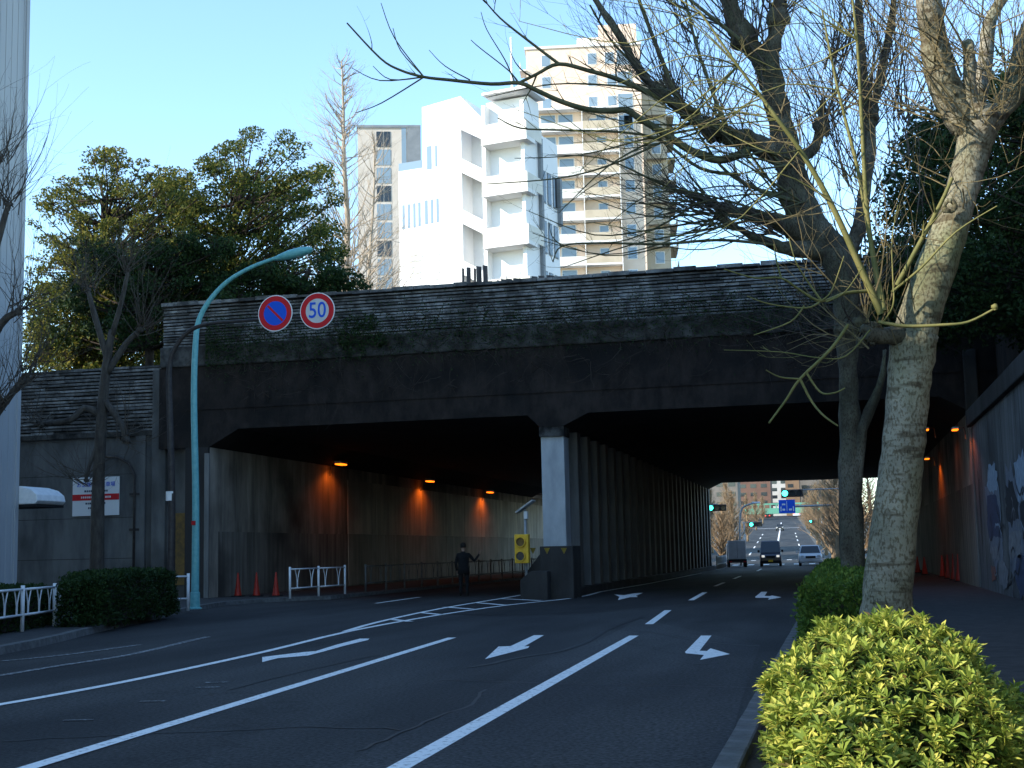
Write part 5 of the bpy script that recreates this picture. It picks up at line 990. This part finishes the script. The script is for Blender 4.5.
# queue at the top of the hill
for i, (px, cat_, lb, hh_) in enumerate(((768, 'car', 'leftmost distant car with red lights queueing under the footbridge', 1.5), (797, 'bus', 'white distant bus with red lights under the footbridge', 3.0), (806, 'car', 'rightmost distant car queueing under the footbridge', 1.6))):
    y = 560.+i*3; x = at(px, 520, y).x; t = thing('distant_'+cat_, lb, cat_, (x, y, hillz(y))); w = 1.0 if cat_ == 'car' else 1.5
    MB().prism([(-w, -2, .35), (w, -2, .35), (w, -2, hh_*.6), (w*.8, -2, hh_), (-w*.8, -2, hh_), (-w, -2, hh_*.6)], (0, 5 if cat_ == 'car' else 10, 0)).build('body', 'car_white' if i == 1 else 'car_grey', t, bevel=.08); MB().box(-w*.72, w*.72, -2.03, -2.004, hh_*.55, hh_*.85).build('rear_window', 'glass_dark', t)
    for s in (-1, 1): MB().box(s*w*.8-.2, s*w*.8+.2, -2.06, -2.005, hh_*.35, hh_*.35+.35).build('tail_light', TAIL, t)
    for s in (-1, 1): MB().box(s*w*.75-.12, s*w*.75+.12, -1.5, -.9, 0, .4).build('wheel', 'rubber', t)

# ------------------------------------------------------------------ far street
def signal(label, px, py, y, px_pole, lamp_on_left=True, s=1.0, base=None):
    zb_ = hillz(y); c = at(px, py, y); pb = at(px_pole, py, y); t = thing('traffic_light', label, 'traffic light', (pb.x, y, zb_), 0, 'green traffic lights beyond the tunnel'); o = t.location
    MB().tube([(0, 0, 0), (0, 0, c.z-zb_+.35)], .09, 8).build('pole', 'grey_metal', t, True); x = c.x-o.x; z = c.z-zb_; MB().tube([(0, 0, z+.28), (x+.5*s, 0, z+.28)], .05, 6).build('arm', 'grey_metal', t)
    h = MB().box(x-.22*s, x+1.05*s, -.2, .05, z-.22*s, z+.22*s).build('housing', 'dark_metal', t, bevel=.04)
    for i in range(3): MB().disc((x+.42*s*i, z), .17*s, -.23, -.205, 18).build('lens', GREEN if i == 0 else 'glass_dark', h); MB().ring((x+.42*s*i, z), .17*s, .195*s, -.33, -.202, 18).build('visor', 'dark_metal', h)
signal('large green traffic light hanging above the blue direction sign', 785, 493.5, 118, 842, s=1.45)
signal('green traffic light at the left end of the tunnel view', 711, 508, 112, 690, s=1.2); signal('green traffic light low beside the far street lamp', 751.5, 524.5, 168, 744, s=1.25); signal('small green traffic light right of the hill road', 810.5, 521.5, 185, 822, s=.9)
# blue direction sign
y = 121.; a = at(778.5, 500, y); b = at(795.5, 513, y); bs = thing('direction_sign', 'blue overhead direction sign seen through the tunnel', 'sign', (a.x, y, 0)); w = b.x-a.x; h = a.z-b.z
MB().box(0, w, -.05, 0, b.z, a.z).build('panel', 'sign_blue', bs); MB().tube([(w*.5, .12, b.z+h*.5), (w+4.5, .12, b.z+h*.5), (w+5, .12, b.z), (w+5, .12, 0)], .09, 8).build('gantry', 'grey_metal', bs)
for x0, x1, z0, z1 in ((.48, .51, .15, .9), (.1, .16, .15, .5), (.22, .38, .2, .34), (.62, .8, .2, .34), (.86, .92, .15, .5), (.2, .4, .6, .72)): MB().box(w*x0, w*x1, -.062, -.051, b.z+h*z0, b.z+h*z1).build('marking', 'sign_white', bs)
# green footbridge
y = 520.; a = at(750, 512, y); b = at(814, 512, y); zt = at(780, 503, y).z; fb = thing('footbridge', 'green steel footbridge crossing the far hill road', 'bridge', (a.x, y, 0)); w = b.x-a.x; zb_ = a.z-.3
MB().box(-2, w+3, 0, 3, zb_-.6, zb_+1.5).build('deck_girder', 'green_steel', fb); MB().box(-2, w+3, -.1, .25, zt-.6, zt).build('handrail', 'green_steel', fb)
for i in range(13): x = -1.5+i*(w+3)/12; MB().box(x, x+.5, .02, .14, zb_+1.51, zt-.61).build('baluster', 'green_steel', fb)
for x in (-1.5, w+2): MB().box(x, x+.8, 1, 1.8, hillz(y)-.5, zb_-.01).build('pier', 'green_steel', fb)
# far lamp
y = 116.; p0 = at(741, 560, y); fl = thing('street_lamp', 'grey street lamp with bent arm beyond the tunnel', 'street lamp', (p0.x, y, 0)); q = smoothpath([(0, 0, 0), (0, 0, at(741, 530, y).z), at(741, 512, y)-p0+Vector((0, 0, p0.z)), at(745, 506, y)-p0+Vector((0, 0, p0.z)), at(756, 502.5, y)-p0+Vector((0, 0, p0.z))], 4)
m = MB(); m.tube(q, .075, 8); m.build('pole', 'grey_metal', fl, True); e = q[-1]; MB().box(e.x-.35, e.x+.35, -.12, .12, e.z-.08, e.z+.06).build('lamp_head', 'white_metal', fl, bevel=.03)
# yellow-white kerb post group and far trees
fp2 = railing('guard_railing', 'sunlit guard railing at the left kerb beyond the tunnel', [gp(717, 569.5, .1), gp(726, 567, .1)], .9, 'white_metal', 1.2, pick=1)
for i, (px, y, hp, w_) in enumerate(((733, 150, 492, .42), (722, 128, 505, .4), (712, 190, 490, .4), (748, 240, 494, .34), (757, 330, 492, .34), (764, 420, 496, .4), (728, 230, 484, .42))):
    x = at(px, 545, y).x; zt_ = at(px, hp, y).z; winter_tree(('bushy bare brown tree left of the far street lamp', 'lower bare brown tree at the tunnel edge on the left', 'tall bare brown tree in the left background of the tunnel view', 'bare brown tree on the left side of the hill road', 'distant bare brown tree near the footbridge', 'farthest bare brown tree at the left end of the footbridge', 'broad bare brown tree behind the bushy one on the left')[i], x, y, hillz(y), zt_-hillz(y), .22, 170, 'twig_brown', w_, 'bare brown trees beyond the tunnel', rise=.8, low=.1, tk_=1.5)
for i, (px, y, hp) in enumerate(((838, 120, 462), (833, 140, 470), (826, 175, 474), (818, 215, 484), (812, 270, 490), (808, 330, 496), (858, 112, 455), (872, 126, 455))):
    x = at(px, 545, y).x; zt_ = at(px, hp, y).z; winter_tree(('second bare brown tree from the tunnel in the row right of the road', 'third bare brown tree from the tunnel in the row right of the road', 'fourth bare brown tree from the tunnel in the row right of the road', 'fifth bare brown tree from the tunnel, halfway along the right row', 'sixth bare brown tree from the tunnel near the top of the hill road', 'last bare brown tree of the right row at the top of the hill', 'nearest bare brown tree right of the tunnel exit behind the plane tree trunk', 'bare brown tree farthest right, seen between the two plane trees')[i], x, y, hillz(y), zt_-hillz(y), .24, 170, 'twig_brown', .42, 'row of bare trees right of the hill road', rise=.6, low=.04, tk_=1.3)
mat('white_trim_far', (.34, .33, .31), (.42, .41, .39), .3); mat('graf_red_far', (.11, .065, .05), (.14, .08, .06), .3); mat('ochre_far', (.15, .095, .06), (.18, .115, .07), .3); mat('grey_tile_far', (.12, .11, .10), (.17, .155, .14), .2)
# distant buildings closing the view
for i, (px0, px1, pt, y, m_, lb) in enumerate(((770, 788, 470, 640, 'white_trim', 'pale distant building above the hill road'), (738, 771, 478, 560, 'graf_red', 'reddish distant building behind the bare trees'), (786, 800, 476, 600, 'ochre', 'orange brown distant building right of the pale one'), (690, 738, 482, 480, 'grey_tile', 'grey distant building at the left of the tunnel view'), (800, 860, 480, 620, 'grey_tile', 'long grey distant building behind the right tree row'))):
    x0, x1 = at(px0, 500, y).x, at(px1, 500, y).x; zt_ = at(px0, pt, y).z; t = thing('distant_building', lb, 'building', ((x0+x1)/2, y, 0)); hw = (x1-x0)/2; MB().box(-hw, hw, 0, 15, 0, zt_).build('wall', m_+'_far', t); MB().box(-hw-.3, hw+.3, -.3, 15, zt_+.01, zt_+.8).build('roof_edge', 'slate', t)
    for z in np.arange(hillz(y)+2, zt_-2, 3.4):
        for x in np.arange(-hw+1, hw-2, 4.2): MB().box(x, x+2.4, -.08, -.003, z, z+1.5).build('window', 'glass_dark', t)
